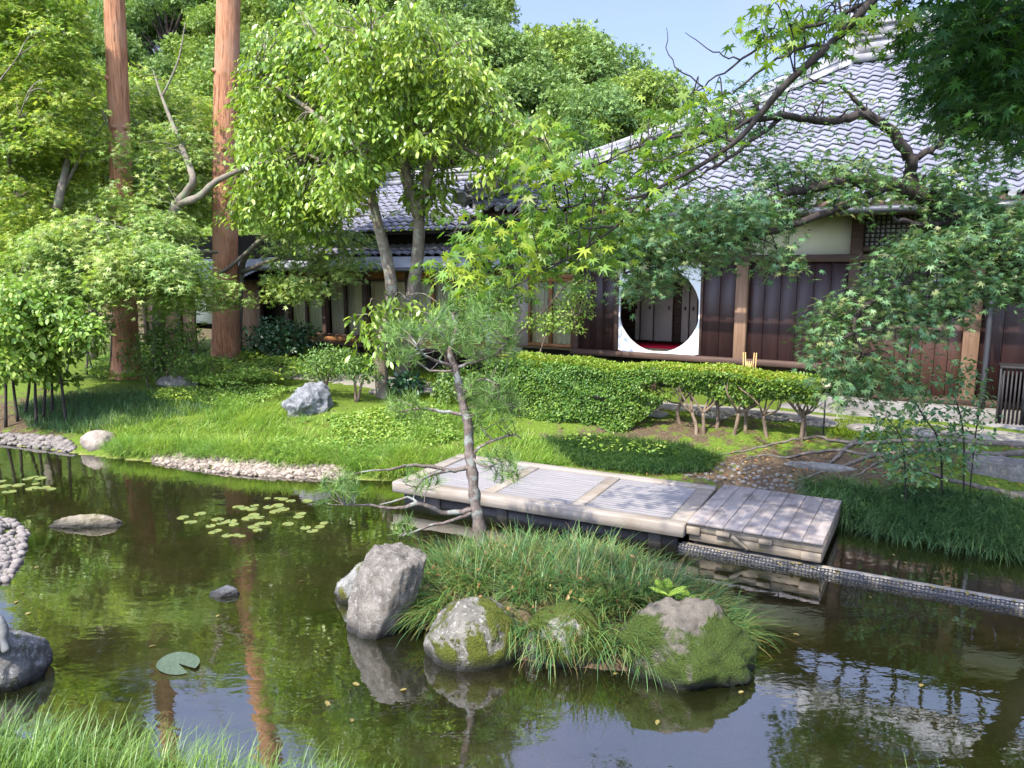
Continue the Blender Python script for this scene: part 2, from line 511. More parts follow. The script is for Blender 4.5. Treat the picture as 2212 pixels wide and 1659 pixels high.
def gh(x, y): return float(ground_h(np.array([x]), np.array([y]))[0])
def on_ground(px, py, guess=0.5):
    z = guess
    for _ in range(8):
        p = at(px, py, z); z = 0.5 * z + 0.5 * gh(p[0], p[1])
    return at(px, py, z)

def axis(a, b, step, lo, hi, grow=1.35):
    v = list(np.arange(a, b + 1e-6, step)); s = step
    while v[-1] < hi: s *= grow; v.append(v[-1] + s)
    s = step; pre = []
    q = a
    while q > lo: s *= grow; q -= s; pre.append(q)
    return np.array(pre[::-1] + v)
gx = axis(-12, 11, 0.12, -300, 300); gy = axis(1.5, 19, 0.12, -60, 400)
X, Y = np.meshgrid(gx, gy)
Zg = ground_h(X.ravel(), Y.ravel()).reshape(X.shape)
Zg += RNG.normal(0, 0.006, Zg.shape)
nx_, ny_ = len(gx), len(gy)
idx = np.arange(nx_ * ny_).reshape(ny_, nx_)
gq = np.stack([idx[:-1, :-1], idx[:-1, 1:], idx[1:, 1:], idx[1:, :-1]], -1).reshape(-1, 4)
mb = MB(); mb.add(np.stack([X.ravel(), Y.ravel(), Zg.ravel()], 1), gq)
def ground_mat():
    k = NT('garden_soil_and_moss')
    at_ = k.n('VertexColor', layer_name='zone')
    n1 = k.noise(k.obj(), 1.1, 6, 0.6); n2 = k.noise(k.obj(), 26, 5, 0.7); n3 = k.noise(k.obj(), 4.5, 5, 0.6)
    soil = k.ramp(n2, [(0.3, (0.035, 0.024, 0.014)), (0.7, (0.12, 0.085, 0.05))])
    moss = k.ramp(n2, [(0.3, (0.035, 0.06, 0.008)), (0.7, (0.12, 0.17, 0.02))])
    s = k.n('SeparateColor'); k.t.links.new(at_.outputs['Color'], s.inputs[0])
    f = k.math('ADD', s.outputs[0], k.math('MULTIPLY', k.math('SUBTRACT', n3, 0.5), 1.6))
    c = k.mix(k.ramp(f, [(0.4, 0.0), (0.6, 1.0)]), soil, moss)
    # pond bed: brown silt with drifts of green weed
    bed = k.ramp(n1, [(0.38, (0.46, 0.34, 0.17)), (0.52, (0.28, 0.22, 0.08)), (0.64, (0.11, 0.18, 0.02))])
    c = k.mix(s.outputs[1], c, bed)
    k.bsdf(c, 0.95, 0.1, k.bump(k.math('ADD', n2, n3), 0.6, 0.04))
    return k.m
ground = mb.build('ground', ground_mat(), smooth=True)
tag(ground, kind='structure')
sdv = pond_sd(X.ravel(), Y.ravel())
xr, yr = X.ravel(), Y.ravel()
mossiness = np.full(len(xr), 0.75)
dirt = np.exp(-(((xr - 3.9) / 1.5) ** 2 + ((yr - 10.6) / 0.75) ** 2))
mossiness -= 0.4 * sstep(20, 28, yr)
mossiness -= 0.7 * dirt
mossiness -= 0.5 * np.exp(-(((xr + 9.5) / 2.2) ** 2 + ((yr - 14.6) / 1.0) ** 2))
mossiness -= 0.35 * np.exp(-(((xr - 2.5) / 2.0) ** 2 + ((yr - 12.3) / 0.6) ** 2))
mossiness[(np.hypot((xr - .4) / 2, (yr - 6.7) / 1.2) < 1)] = 0.3
ca = ground.data.color_attributes.new('zone', 'FLOAT_COLOR', 'POINT')
arr = np.zeros((len(xr), 4), np.float32); arr[:, 0] = np.clip(mossiness, 0, 1); arr[:, 1] = sstep(0.02, -0.15, sdv); arr[:, 3] = 1
arr[np.hypot((xr - .42) / 2.1, (yr - 6.72) / 1.25) < 1.0, 1] = 0
ca.data.foreach_set('color', arr.ravel())

# water: a murky film that both mirrors and lets the bed show
def water_mat():
    k = NT('pond_water')
    n = k.noise(k.obj((1.0, 1.9, 1)), 2.4, 3, 0.5, 0.4)
    n2 = k.noise(k.obj((1, 1.5, 1)), 16, 2, 0.5)
    patch = k.ramp(k.noise(k.obj(), 0.55, 2), [(0.42, 0.05), (0.62, 1.0)])
    h = k.math('ADD', n, k.math('MULTIPLY', k.math('MULTIPLY', n2, 0.16), patch))
    nb = k.bump(h, 0.05, 0.05)
    fr = k.n('Fresnel'); fr.inputs['IOR'].default_value = 2.1; k.t.links.new(nb, fr.inputs['Normal'])
    fac = k.math('ADD', k.math('MULTIPLY', fr.outputs[0], 1.35), 0.18)
    murk = k.n('BsdfDiffuse')
    big = k.noise(k.obj(), 0.33, 3)
    k.t.links.new(k.ramp(big, [(0.4, (0.032, 0.042, 0.009)), (0.6, (0.05, 0.042, 0.018))]), murk.inputs['Color'])
    tr = k.n('BsdfTransparent'); tr.inputs['Color'].default_value = (0.82, 0.8, 0.58, 1)
    m1 = k.n('MixShader'); m1.inputs[0].default_value = 0.8
    k.t.links.new(murk.outputs[0], m1.inputs[1]); k.t.links.new(tr.outputs[0], m1.inputs[2])
    gl = k.n('BsdfGlossy'); gl.inputs['Roughness'].default_value = 0.02; k.t.links.new(nb, gl.inputs['Normal'])
    m2 = k.n('MixShader'); k.t.links.new(fac, m2.inputs[0])
    k.t.links.new(m1.outputs[0], m2.inputs[1]); k.t.links.new(gl.outputs[0], m2.inputs[2])
    k.t.links.new(m2.outputs[0], k.out.inputs[0])
    return k.m
mb = MB()
mb.add([(-20, 1.8, 0), (12, 1.8, 0), (12, 16, 0), (-20, 16, 0)], [(0, 1, 2, 3)])
tag(mb.build('water', water_mat()), kind='structure')

# light gravel path along the building
def strip(mbx, pts, w, dz=0.02, per=14):
    p = smooth_path([(a, b, 0) for a, b in pts], per)
    T = nrm(np.gradient(p, axis=0)); S = np.stack([-T[:, 1], T[:, 0], np.zeros(len(T))], 1)
    w = np.interp(np.linspace(0, 1, len(p)), np.linspace(0, 1, len(w)), w)
    K = 9; rows = []
    for j in range(K):
        q = p + S * ((j / (K - 1) - 0.5) * w)[:, None]
        q = q + RNG.normal(0, 0.03, q.shape) * (1 if j in (0, K - 1) else 0)
        q[:, 2] = ground_h(q[:, 0], q[:, 1]) + (dz if 0 < j < K - 1 else -0.015)
        rows.append(q)
    v = np.stack(rows, 1).reshape(-1, 3)
    f = [(i * K + j, i * K + j + 1, (i + 1) * K + j + 1, (i + 1) * K + j) for i in range(len(p) - 1) for j in range(K - 1)]
    mbx.add(v, f)
k = NT('pale_gravel'); g2 = k.vor(k.obj(), 70); g1 = k.noise(k.obj(), 2, 4)
k.bsdf(k.mix(k.ramp(g1, [(.35, 0.0), (.7, .5)]), k.ramp(g2, [(.1, (.25, .23, .195)), (.7, (.15, .135, .11))]), (.25, .24, .17)), 0.95, .1, k.bump(g2, .5, .01))
M_GRAVEL = k.m
def L2(t, d): return tuple(P0 + EX * t + NX * d)
mb = MB(); strip(mb, [L2(-12, -1.9), L2(-9, -1.9), L2(-6.6, -2.0), L2(-4.5, -1.75), L2(-1, -1.55), L2(2, -1.5), L2(6, -1.5), L2(12, -1.5)], [1.2, 1.3, 1.5, 1.0, 0.95, 1.0, 1.0, 1.0])
tag(mb.build('gravel_path', M_GRAVEL, smooth=True), kind='structure')

# ------------------------------------------------------------------ the temple hall and its corridor wing
M_TILE = NT('grey_roof_tile'); k = M_TILE
c_ = k.ramp(k.noise(k.obj(), 1.3, 5), [(.3, (.105, .105, .13)), (.7, (.165, .165, .197))])
c_ = k.mix(k.ramp(k.noise(k.obj(), 9, 5, .7), [(.45, 0.0), (.75, .5)]), c_, (.11, .105, .11))
k.bsdf(c_, .65, .25); M_TILE = k.m
M_RIDGE = plain_mat('weathered_ridge_tile', (.2, .195, .19), .7, .3, .4, 5, .2)
M_DARKWOOD = wood_mat('dark_red_brown_boards', (.016, .0075, .007), (.036, .016, .0135), (7, 1, .5), .45, .3, .1)
M_DOORWOOD = wood_mat('brown_door_boards', (.034, .015, .010), (.075, .034, .022), (7, 1, .5), .5, .3, .1)
M_POST = wood_mat('weathered_timber', (.13, .075, .045), (.26, .16, .095), (16, 16, .7), .7, .2, .2)
M_BEAM = wood_mat('brown_beam', (.05, .03, .022), (.1, .062, .045), (.7, 10, 10), .7, .2, .2)
M_ORANGE = wood_mat('orange_brown_frame', (.16, .07, .025), (.28, .13, .05), (3, 3, 3), .6, .25, .1)
M_BLACKWOOD = plain_mat('blackened_timber', (.018, .016, .015), .6, .3, .3)
M_PLASTER = plain_mat('cream_plaster', (.64, .61, .48), .9, .1, .06, 2, .05)
M_WHITE = plain_mat('white_board', (.66, .66, .64), .8, .15, .09, 5)
M_STONE = plain_mat('foundation_stone', (.16, .15, .135), .9, .15, .2, 5, .3)
M_SHEET = plain_mat('pale_sheet_roofing', (.30, .31, .34), .4, .5, .15, 2)
M_GUTTER = plain_mat('dark_metal_gutter', (.03, .03, .033), .4, .5, .2)
M_RED = plain_mat('red_carpet', (.42, .012, .03), .95, .05, .12, 8)
M_TATAMI = plain_mat('tatami', (.25, .2, .12), .9, .1, .1, 9)
M_FUSUMA = plain_mat('grey_beige_panel', (.31, .26, .215), .8, .1, .05, 2)
M_CURTAIN = leaf_mat('curtain_cloth', [(.42, .41, .31), (.47, .45, .35)], .3, .9, .05, 1.0)
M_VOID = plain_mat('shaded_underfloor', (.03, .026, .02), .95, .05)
M_PIPE = plain_mat('pale_downpipe', (.55, .55, .52), .5, .4, .1)
k = NT('window_glass'); gl = k.n('BsdfGlossy'); gl.inputs['Roughness'].default_value = .02; tr = k.n('BsdfTransparent'); tr.inputs['Color'].default_value = (.9, .92, .9, 1)
fr = k.n('Fresnel'); fr.inputs['IOR'].default_value = 1.5; ms = k.n('MixShader')
k.t.links.new(fr.outputs[0], ms.inputs[0]); k.t.links.new(tr.outputs[0], ms.inputs[1]); k.t.links.new(gl.outputs[0], ms.inputs[2]); k.t.links.new(ms.outputs[0], k.out.inputs[0])
M_GLASS = k.m

def fac(px, py, d=0.0):
    r = ray(px, py); n3 = np.array([NX[0], NX[1], 0])
    kk = (P0 @ NX + d) / (r @ n3); p = np.array([0, 0, CAM_H]) + r * kk
    q = p[:2] - P0
    return float(q @ EX), float(p[2])

def tile_slope(m, o, u, v, Lu, D, tan, keep=None, sori=0.0, tw=0.27, rh=0.235, lift=None, pu=8):
    o = np.array(o, float); u = np.array(u, float); v = np.array(v, float)
    ncol = int(Lu / tw * pu) + 1; nrow = int(D / rh)
    su = np.linspace(0, Lu, ncol); ph = su / tw * 2 * PI
    prof = .024 * np.sin(ph) + .009 * np.sin(2 * ph + .4)
    def base(s, uu):
        z = o[2] + tan * s - sori * s * (D - s)
        return z + (lift(uu, s) if lift is not None else 0)
    for r in range(nrow):
        wob = RNG.normal(0, .005)
        ed = []
        for s, dz in ((r * rh + .02, .0), (r * rh - .018, .034), ((r + 1) * rh, .004)):
            P = o[:2] + su[:, None] * u + v * s
            ed.append(np.column_stack([P, base(s, su) + dz + prof + wob + (RNG.normal(0, .0015, ncol) if dz > .01 else 0)]))
        vv = np.concatenate(ed); i = np.arange(ncol - 1)
        if keep is not None:
            i = i[keep(su[i], (r + .5) * rh)]
        if len(i) == 0: continue
        m.add(vv, np.concatenate([np.stack([i, i + 1, ncol + i + 1, ncol + i], 1), np.stack([ncol + i, ncol + i + 1, 2 * ncol + i + 1, 2 * ncol + i], 1)]))

hall = thing('temple_hall', 'wooden temple hall with grey tiled hip roof and a round white-framed opening', 'temple building', (P0[0], P0[1], 0), -PI / 6)
T_L, T_R = -5.5, 13.0
TANR = .54
corner_lift = lambda uu, s: .22 * np.exp(-uu / 1.1) * math.exp(-s / 2.5)
m = MB()
tile_slope(m, (T_L, -1.4, 4.22), (1, 0), (0, 1), T_R - T_L, 6.6, TANR, keep=lambda uu, s: uu > s - .12, sori=.012, lift=corner_lift)
tile_slope(m, (T_L, -1.4, 4.22), (0, 1), (1, 0), 13.2, 6.6, TANR, keep=lambda uu, s: (uu > s - .12) & (uu < 13.3 - s), sori=.012, lift=corner_lift)
roof = m.build('roof', M_TILE, hall, local=True, smooth=True)
# hip ridge and main ridge, ridge-end block and corner ornament
def hip_z(s): return 4.22 + TANR * s - .012 * s * (6.6 - s) + .22 * math.exp(-s / .65)
m = MB(); SS = np.linspace(.1, 6.7, 14)
for dz, w, h in ((.02, .15, .1), (.12, .12, .07), (.19, .135, .05), (.24, .1, .05)):
    for a, b in zip(SS[:-1], SS[1:]):
        c1 = np.array([T_L + a, -1.4 + a, hip_z(a) + dz]); c2 = np.array([T_L + b, -1.4 + b, hip_z(b) + dz]); sd = np.array([.707, -.707, 0]) * w
        v = [c1 - sd, c1 + sd, c2 + sd, c2 - sd]; v = v + [q + np.array([0, 0, h]) for q in v]
        m.add(v, [(0, 1, 5, 4), (1, 2, 6, 5), (2, 3, 7, 6), (3, 0, 4, 7), (4, 5, 6, 7)])
m.tube([(T_L + s, -1.4 + s, hip_z(s) + .3) for s in SS], .075, 8)
m.build('hip_ridge', M_RIDGE, hall, local=True)
m = MB()
zr = hip_z(6.6)
for a, w, h in ((0, .3, .16), (.16, .2, .3), (.46, .24, .07), (.53, .17, .24), (.77, .22, .06)):
    m.box(1.0, T_R, 5.25 - w, 5.25 + w, zr - .05 + a, zr - .05 + a + h)
m.tube([(1.0, 5.25, zr + .82), (T_R, 5.25, zr + .82)], .1, 8)
m.build('main_ridge', M_RIDGE, hall, local=True)
m = MB()
m.bbox(.75, 1.05, 4.9, 5.6, zr - .35, zr + .62, .03); m.bbox(.68, 1.1, 4.8, 5.7, zr + .62, zr + .75, .02); m.bbox(.72, 1.02, 5.0, 5.5, zr + .75, zr + 1.05, .04)
m.tube(smooth_path([(.8, 5.25, zr + 1.05), (.7, 5.25, zr + 1.2), (.78, 5.25, zr + 1.32), (.9, 5.25, zr + 1.27)], 4), np.linspace(.06, .03, 13), 6)
m.build('ridge_end', M_RIDGE, hall, local=True)
m = MB()
m.bbox(T_L - .1, T_L + .2, -1.5, -1.2, 4.42, 4.66, .04); m.tube(smooth_path([(T_L + .1, -1.3, 4.62), (T_L - .15, -1.55, 4.7), (T_L - .25, -1.65, 4.84)], 4), np.linspace(.08, .03, 9), 7)
m.build('corner_ornament', M_RIDGE, hall, local=True)
# eaves: round end tiles, boards, rafters, gutter
m = MB(); a = np.arange(12) * 2 * PI / 12
ring = np.stack([.055 * np.cos(a), np.full(12, 0.0), .055 * np.sin(a)], 1)
m.add(np.concatenate([ring, ring + np.array([0, .09, 0])]), [(q, (q + 1) % 12, 12 + (q + 1) % 12, 12 + q) for q in range(12)]); m.ngon(ring, range(12))
et = m.build('eave_tile', M_RIDGE, hall, local=True)
for i in range(58):
    t = T_L + .14 + i * .27
    o = et if i == 0 else et.copy()
    if i: COL.objects.link(o); o.parent = hall
    o.location = (t, -1.445, 4.2 + .22 * math.exp(-(t - T_L) / 1.1))
m = MB()
m.box(T_L + .1, T_R, -1.36, -1.3, 4.08, 4.2); m.box(T_L + .1, T_L + .16, -1.3, 11.8, 4.08, 4.2)
v = [(T_L + .12, -1.3, 4.14), (T_R, -1.3, 4.14), (T_R, 5.2, 7.55), (T_L + 6.6, 5.2, 7.55)]; m.add(v, [(0, 1, 2, 3)])
v = [(T_L + .12, -1.3, 4.14), (T_L + .12, 11.7, 4.14), (T_L + 6.6, 5.2, 7.55)]; m.add(v, [(0, 1, 2)])
for i in range(42):
    t = T_L + .4 + i * .43
    m.box(t - .035, t + .035, -1.3, .02, 4.06, 4.13)
m.build('eave_boards', M_BEAM, hall, local=True)
m = MB(); m.tube([(T_L + .3, -1.47, 4.04), (T_R, -1.47, 4.04)], .062, 10)
for i in range(16): m.box(T_L + 1 + i * 1.1, T_L + 1.02 + i * 1.1, -1.47, -1.34, 4.08, 4.1)
m.tube(smooth_path([(4.02, -1.47, 4.0), (4.02, -1.45, 3.7), (4.0, -.6, 3.5), (4.0, -.3, 3.3), (4.0, -.28, .7)], 5), .045, 8)
m.build('gutter', M_GUTTER, hall, local=True, smooth=False)
# posts and beams
def post(t, z0, z1, w=.2, mat=M_POST, d=-.12):
    q = MB(); q.bbox(t - w / 2, t + w / 2, d, d + w, z0, z1, .012); q.build('post', mat, hall, local=True)
post(0, .72, 3.24, .22); post(0, 3.37, 4.1, .2, M_BEAM, -.05); post(1.93, .9, 4.1, .2, M_BEAM, -.06); post(3.77, .62, 4.1, .24); post(-3.47, .7, 4.1, .14, M_BEAM, -.06)
post(-5.15, .7, 4.1, .13, M_BEAM, -.04); post(7.9, .7, 4.1, .22)
post(-2.55, 1.42, 3.24, .09, M_BEAM, -.03); post(-.78, 1.42, 3.24, .05, M_BEAM, -.02)
m = MB(); m.bbox(-3.55, T_R, -.09, .1, 3.24, 3.37, .01); m.bbox(-5.2, T_R, -.07, .12, 4.03, 4.2, .01)
m.build('lintel_beam', M_BEAM, hall, local=True)
m = MB(); m.bbox(-3.54, 1.83, -.14, .08, 1.31, 1.42, .01); m.bbox(2.03, T_R, -.12, .1, .86, .97, .01); m.build('floor_sill', M_BEAM, hall, local=True)
# plaster over the lintel
for a, b in ((-3.4, -.1), (.1, 1.83), (3.89, 7.78), (8.02, 12.9)):
    m = MB(); m.box(a + .001, b - .001, .03, .09, 3.371, 4.029); m.build('plaster_panel', M_PLASTER, hall, local=True)
for a, b, z0, z1 in ((-5.08, -3.55, 3.02, 3.42), (-5.08, -3.55, 3.5, 4.02)):
    m = MB(); m.box(a, b, .03, .08, z0, z1); m.build('plaster_panel', M_PLASTER, hall, local=True)
m = MB(); m.bbox(-5.08, -3.545, -.03, .06, 2.9, 3.0, .006); m.bbox(-5.08, -3.545, -.02, .05, 3.42, 3.5, .006); m.bbox(-4.35, -4.29, -.012, .05, 3.0, 4.02, .004); m.build('transom_frame', M_ORANGE, hall, local=True)
# dark board panels: planks with thin gaps
def boards(name, a, b, z0, z1, mat, w=.3, d=.02, rail=True):
    q = MB(); nn = max(1, int(round((b - a) / w)))
    for i in range(nn):
        x0 = a + (b - a) * i / nn; x1 = a + (b - a) * (i + 1) / nn
        q.bbox(x0 + .003, x1 - .003, d + RNG.uniform(0, .005), d + .05, z0, z1, .004)
    o = q.build(name, mat, hall, local=True)
    return o
boards('board_panel', -3.40, -2.6, 1.421, 3.24, M_DARKWOOD); boards('board_panel', -.755, -.11, 1.421, 3.24, M_DARKWOOD)
boards('board_panel', .11, 1.83, 1.0, 3.24, M_DARKWOOD); boards('board_panel', 3.89, 7.79, .97, 3.24, M_DARKWOOD, .33); boards('board_panel', 8.01, 12.9, .97, 3.24, M_DARKWOOD)
for a, b in ((2.04, 2.84), (2.86, 3.65)):
    o = boards('door', a, b, .975, 2.47, M_DOORWOOD, .2)
    q = MB(); xx = b - .05 if a < 2.5 else a + .05
    q.bbox(xx - .012, xx + .012, -.03, .02, 1.62, 1.8, .005); q.build('handle', M_GUTTER, o, local=True)
for z_ in (2.47, 3.42):
    m = MB(); m.bbox(2.03, 3.65, -.04, .08, z_, z_ + .085, .008); m.build('door_head', M_BEAM, hall, local=True)
def lattice(a, b, z0, z1, nx, nz):
    q = MB(); q.box(a, b, .06, .075, z0, z1); o = q.build('lattice_window', M_WHITE, hall, local=True)
    q = MB()
    for i in range(nx + 1):
        x = a + (b - a) * i / nx; q.box(x - .013, x + .013, .0, .03, z0, z1)
    for i in range(nz + 1):
        z = z0 + (z1 - z0) * i / nz; q.box(a, b, .006, .034, z - .011, z + .011)
    q.build('lattice', M_BLACKWOOD, o, local=True)
lattice(2.04, 3.64, 3.51, 4.02, 20, 7); lattice(2.04, 3.64, 2.57, 3.23, 18, 8)
# the white board with the round opening
CT, CZ, CR = -1.655, 2.292, .846
XA, XB, ZA, ZB = -2.495, -.81, 1.425, 3.235
m = MB(); ang = np.linspace(-PI / 2 + .0001, 1.5 * PI, 97)
inner = np.stack([np.clip(CT + CR * np.cos(ang), XA + .022, XB - .022), np.maximum(CZ + CR * np.sin(ang), 1.452)], 1)
outer = []
for a in ang:
    cx, cz = math.cos(a), math.sin(a)
    kx = abs(((XB - CT) if cx > 0 else (XA - CT)) / (cx if abs(cx) > 1e-6 else 1e-6)); kz = abs(((ZB - CZ) if cz > 0 else (ZA - CZ)) / (cz if abs(cz) > 1e-6 else 1e-6))
    kk = min(kx, kz); outer.append((CT + cx * kk, CZ + cz * kk))
outer = np.array(outer); N_ = len(ang)
for dd in (.0, .05):
    v = np.concatenate([np.column_stack([inner[:, 0], np.full(N_, dd), inner[:, 1]]), np.column_stack([outer[:, 0], np.full(N_, dd), outer[:, 1]])])
    m.add(v, [(i, i + 1, N_ + i + 1, N_ + i) for i in range(N_ - 1)])
v = np.concatenate([np.column_stack([inner[:, 0], np.full(N_, .0), inner[:, 1]]), np.column_stack([inner[:, 0], np.full(N_, .05), inner[:, 1]])])
m.add(v, [(i, i + 1, N_ + i + 1, N_ + i) for i in range(N_ - 1)])
o = m.build('round_window', M_WHITE, hall, local=True); o['label'] = 'white board cut with a large round opening'
# the room behind it
m = MB(); m.box(-5.0, 1.8, .1, 2.6, 1.36, 1.40); m.build('room_floor', M_TATAMI, hall, local=True)
m = MB(); m.box(-4.9, 1.7, .12, .42, 1.40, 1.414); m.box(-4.9, 1.7, 1.05, 2.2, 1.40, 1.414); m.build('carpet', M_RED, hall, local=True)
m = MB(); m.box(-5.0, 1.8, .1, 2.6, 3.3, 3.34); m.box(-5.0, -4.95, .1, 2.6, 1.4, 3.3); m.box(1.75, 1.8, .1, 2.6, 1.4, 3.3); m.box(-5.0, 1.8, 2.5, 2.55, 1.4, 3.3); m.build('room_wall', M_BEAM, hall, local=True)
for pa, pb in ((1372, 1381), (1384, 1410), (1413, 1452), (1472, 1487), (1489.5, 1505)):
    a = fac(pa, 690, 2.35)[0]; b = fac(pb, 690, 2.35)[0]
    m = MB(); m.bbox(a, b, 2.35, 2.4, 1.43, 3.1, .005); o = m.build('sliding_panel', M_FUSUMA, hall, local=True)
    xx = b - .08 if pa not in (1489.5,) else a + .08
    q = MB(); an = np.arange(10) * 2 * PI / 10; q.ngon(np.column_stack([xx + .025 * np.cos(an), np.full(10, 2.345), 2.2 + .05 * np.sin(an)]), range(10)); q.build('handle', M_BLACKWOOD, o, local=True)
# glazed sliding doors with curtains
def curtain_bay(root, a, b, z0, z1, frame, d=.02, leaves=2, rail=.07):
    q = MB(); q.box(a, b, d - .02, d + .05, z0, z0 + rail); q.box(a, b, d - .02, d + .05, z1 - rail, z1)
    for i in range(leaves + 1):
        x = a + (b - a) * i / leaves; ww = .035
        q.box(max(a, x - ww), min(b, x + ww), d - .024, d + .054, z0 + rail, z1 - rail)
    o = q.build('glazed_door', frame, root, local=True)
    q = MB(); q.add([(a + .03, d + .02, z0 + rail), (b - .03, d + .02, z0 + rail), (b - .03, d + .02, z1 - rail), (a + .03, d + .02, z1 - rail)], [(0, 1, 2, 3)]); q.build('pane', M_GLASS, o, local=True)
    q = MB(); xs = np.linspace(a, b, int((b - a) / .012)); yy = d + .16 + .028 * np.sin(xs * 52 + 1.5 * np.sin(xs * 9)) + .012 * np.sin(xs * 131)
    n0 = len(xs); v = np.concatenate([np.column_stack([xs, yy * 1 + RNG.normal(0, .003, n0), np.full(n0, z)]) for z in (z0 + .03, (z0 + z1) / 2, z1 - .03)])
    q.add(v, [(r * n0 + i, r * n0 + i + 1, (r + 1) * n0 + i + 1, (r + 1) * n0 + i) for r in range(2) for i in range(n0 - 1)])
    q.build('curtain', M_CURTAIN, o, local=True)
curtain_bay(hall, -4.62, -3.55, 1.42, 2.9, M_ORANGE)
m = MB(); m.box(-5.08, -4.64, .03, .08, 1.42, 2.9); m.build('plaster_panel', M_FUSUMA, hall, local=True)
# under the floor, stone base
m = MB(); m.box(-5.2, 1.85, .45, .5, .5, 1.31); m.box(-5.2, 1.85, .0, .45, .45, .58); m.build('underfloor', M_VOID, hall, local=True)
for t in (-5.1, -3.47, -1.7): post(t, .5, 1.31, .13, M_BEAM, -.06)
m = MB(); m.bbox(1.5, T_R, -.34, .12, .45, .855, .02); m.bbox(.9, T_R, -.78, -.345, .4, .70, .02); m.bbox(-1.0, T_R, -1.02, -.785, .4, .6, .02); m.build('stone_base', M_STONE, hall, local=True)
m = MB(); m.box(-4.9, 12.9, 9.0, 9.1, .4, 4.2); m.box(-5.12, -5.02, .1, 9.0, 1.0, 4.15); m.box(-4.9, 12.9, 2.7, 2.75, .4, 4.2); m.build('back_wall', M_PLASTER, hall, local=True)

wing = thing('corridor_wing', 'low wooden wing with curtained glass doors under stepped pale roofs', 'temple building', (P0[0], P0[1], 0), -PI / 6)
def wpost(t, z0, z1, w=.13, mat=M_BEAM, d=-.06):
    q = MB(); q.bbox(t - w / 2, t + w / 2, d, d + w, z0, z1, .01); q.build('post', mat, wing, local=True)
for t in (-6.5, -7.9, -9.25, -10.62, -11.95, -13.0): wpost(t, .55, 3.05)
for t in (-13.9, -14.8, -16.4, -18): wpost(t, .55, 2.8)
for a, b in ((-6.43, -5.23), (-7.83, -6.57), (-9.18, -7.97), (-10.55, -9.32), (-11.88, -10.69)):
    curtain_bay(wing, a, b, 1.36, 2.85, M_ORANGE if a > -8.5 else M_BEAM)
m = MB(); m.box(-12.0, -5.2, .0, .1, 2.85, 3.08); m.box(-13.1, -5.2, -.08, .1, 1.24, 1.36); m.build('beam', M_ORANGE, wing, local=True)
m = MB(); m.bbox(-12.0, -5.3, -.5, -.1, 1.2, 1.25, .006)
for t in (-11.9, -10.6, -9.2, -7.9, -6.5): m.bbox(t - .05, t + .05, -.48, -.38, .5, 1.2, .006)
m.build('ledge', M_BEAM, wing, local=True)
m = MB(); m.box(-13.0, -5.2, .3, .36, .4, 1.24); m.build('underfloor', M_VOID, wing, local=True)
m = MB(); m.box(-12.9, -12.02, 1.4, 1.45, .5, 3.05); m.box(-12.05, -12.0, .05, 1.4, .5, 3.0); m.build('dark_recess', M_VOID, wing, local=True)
for a, b in ((-13.84, -13.05), (-16.3, -15.75), (-18, -16.45)):
    m = MB(); m.box(a, b, .02, .06, .7, 2.8); m.build('board_panel', M_POST, wing, local=True)
for a, b, z0, z1 in ((-14.7, -13.95, .75, 2.7), (-15.7, -14.9, 1.5, 2.7)):
    m = MB(); m.box(a, b, .02, .06, z0, z1); m.build('plaster_panel', M_PLASTER, wing, local=True)
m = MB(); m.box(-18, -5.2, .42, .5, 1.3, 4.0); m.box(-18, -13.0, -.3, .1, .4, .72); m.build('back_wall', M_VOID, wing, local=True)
# lower sheet roof, tiled pent roof, clerestory, upper roof
def sheet(a, b, d0, z0, d1, z1, n, name='sheet_roof'):
    q = MB()
    for i in range(n):
        f0, f1 = i / n, (i + 1) / n
        y0 = d0 + (d1 - d0) * f0; y1 = d0 + (d1 - d0) * f1; za = z0 + (z1 - z0) * f0; zb = z0 + (z1 - z0) * f1
        v = [(a, y0 - .012, za + .022), (b, y0 - .012, za + .022), (b, y1, zb + .002), (a, y1, zb + .002), (a, y0 + .008, za - .012), (b, y0 + .008, za - .012)]
        q.add(v, [(0, 1, 2, 3), (4, 5, 1, 0)])
    q.build(name, M_SHEET, wing, local=True)
sheet(-12.5, -4.9, -1.0, 3.13, -.28, 3.37, 8)
sheet(-18.5, -12.52, -1.0, 2.83, .9, 3.5, 18)
m = MB(); m.tube([(-12.5, -1.04, 3.08), (-4.9, -1.04, 3.08)], .05, 8); m.tube([(-18.5, -1.04, 2.78), (-12.55, -1.04, 2.78)], .05, 8); m.build('gutter', M_GUTTER, wing, local=True)
m = MB(); m.box(-12.5, -4.95, -.95, .4, 3.06, 3.1); m.box(-18.4, -12.55, -.95, .4, 2.76, 2.8); m.build('soffit', M_BEAM, wing, local=True)
m = MB(); tile_slope(m, (-11.5, -.28, 3.42), (1, 0), (0, 1), 6.3, .75, .42, rh=.2, tw=.24)
tile_slope(m, (-11.0, -.15, 3.98), (1, 0), (0, 1), 5.7, 3.1, .47, rh=.215, tw=.25)
tile_slope(m, (-5.3, 6.3, 3.98), (-1, 0), (0, -1), 5.7, 3.1, .47, rh=.215, tw=.25)
m.build('tiled_roof', M_TILE, wing, local=True, smooth=True)
m = MB()
for a, w, h in ((0, .16, .12), (.12, .1, .12), (.24, .13, .04)): m.box(-11.0, -5.3, 2.95 - w, 2.95 + w, 5.4 + a, 5.4 + a + h)
m.tube([(-11.0, 2.95, 5.7), (-5.3, 2.95, 5.7)], .08, 8); m.build('ridge', M_RIDGE, wing, local=True)
m = MB(); m.box(-11.4, -5.2, .52, .56, 3.6, 4.0); m.box(-11, -5.4, -.1, .5, 3.9, 3.96); m.build('clerestory', M_BLACKWOOD, wing, local=True)
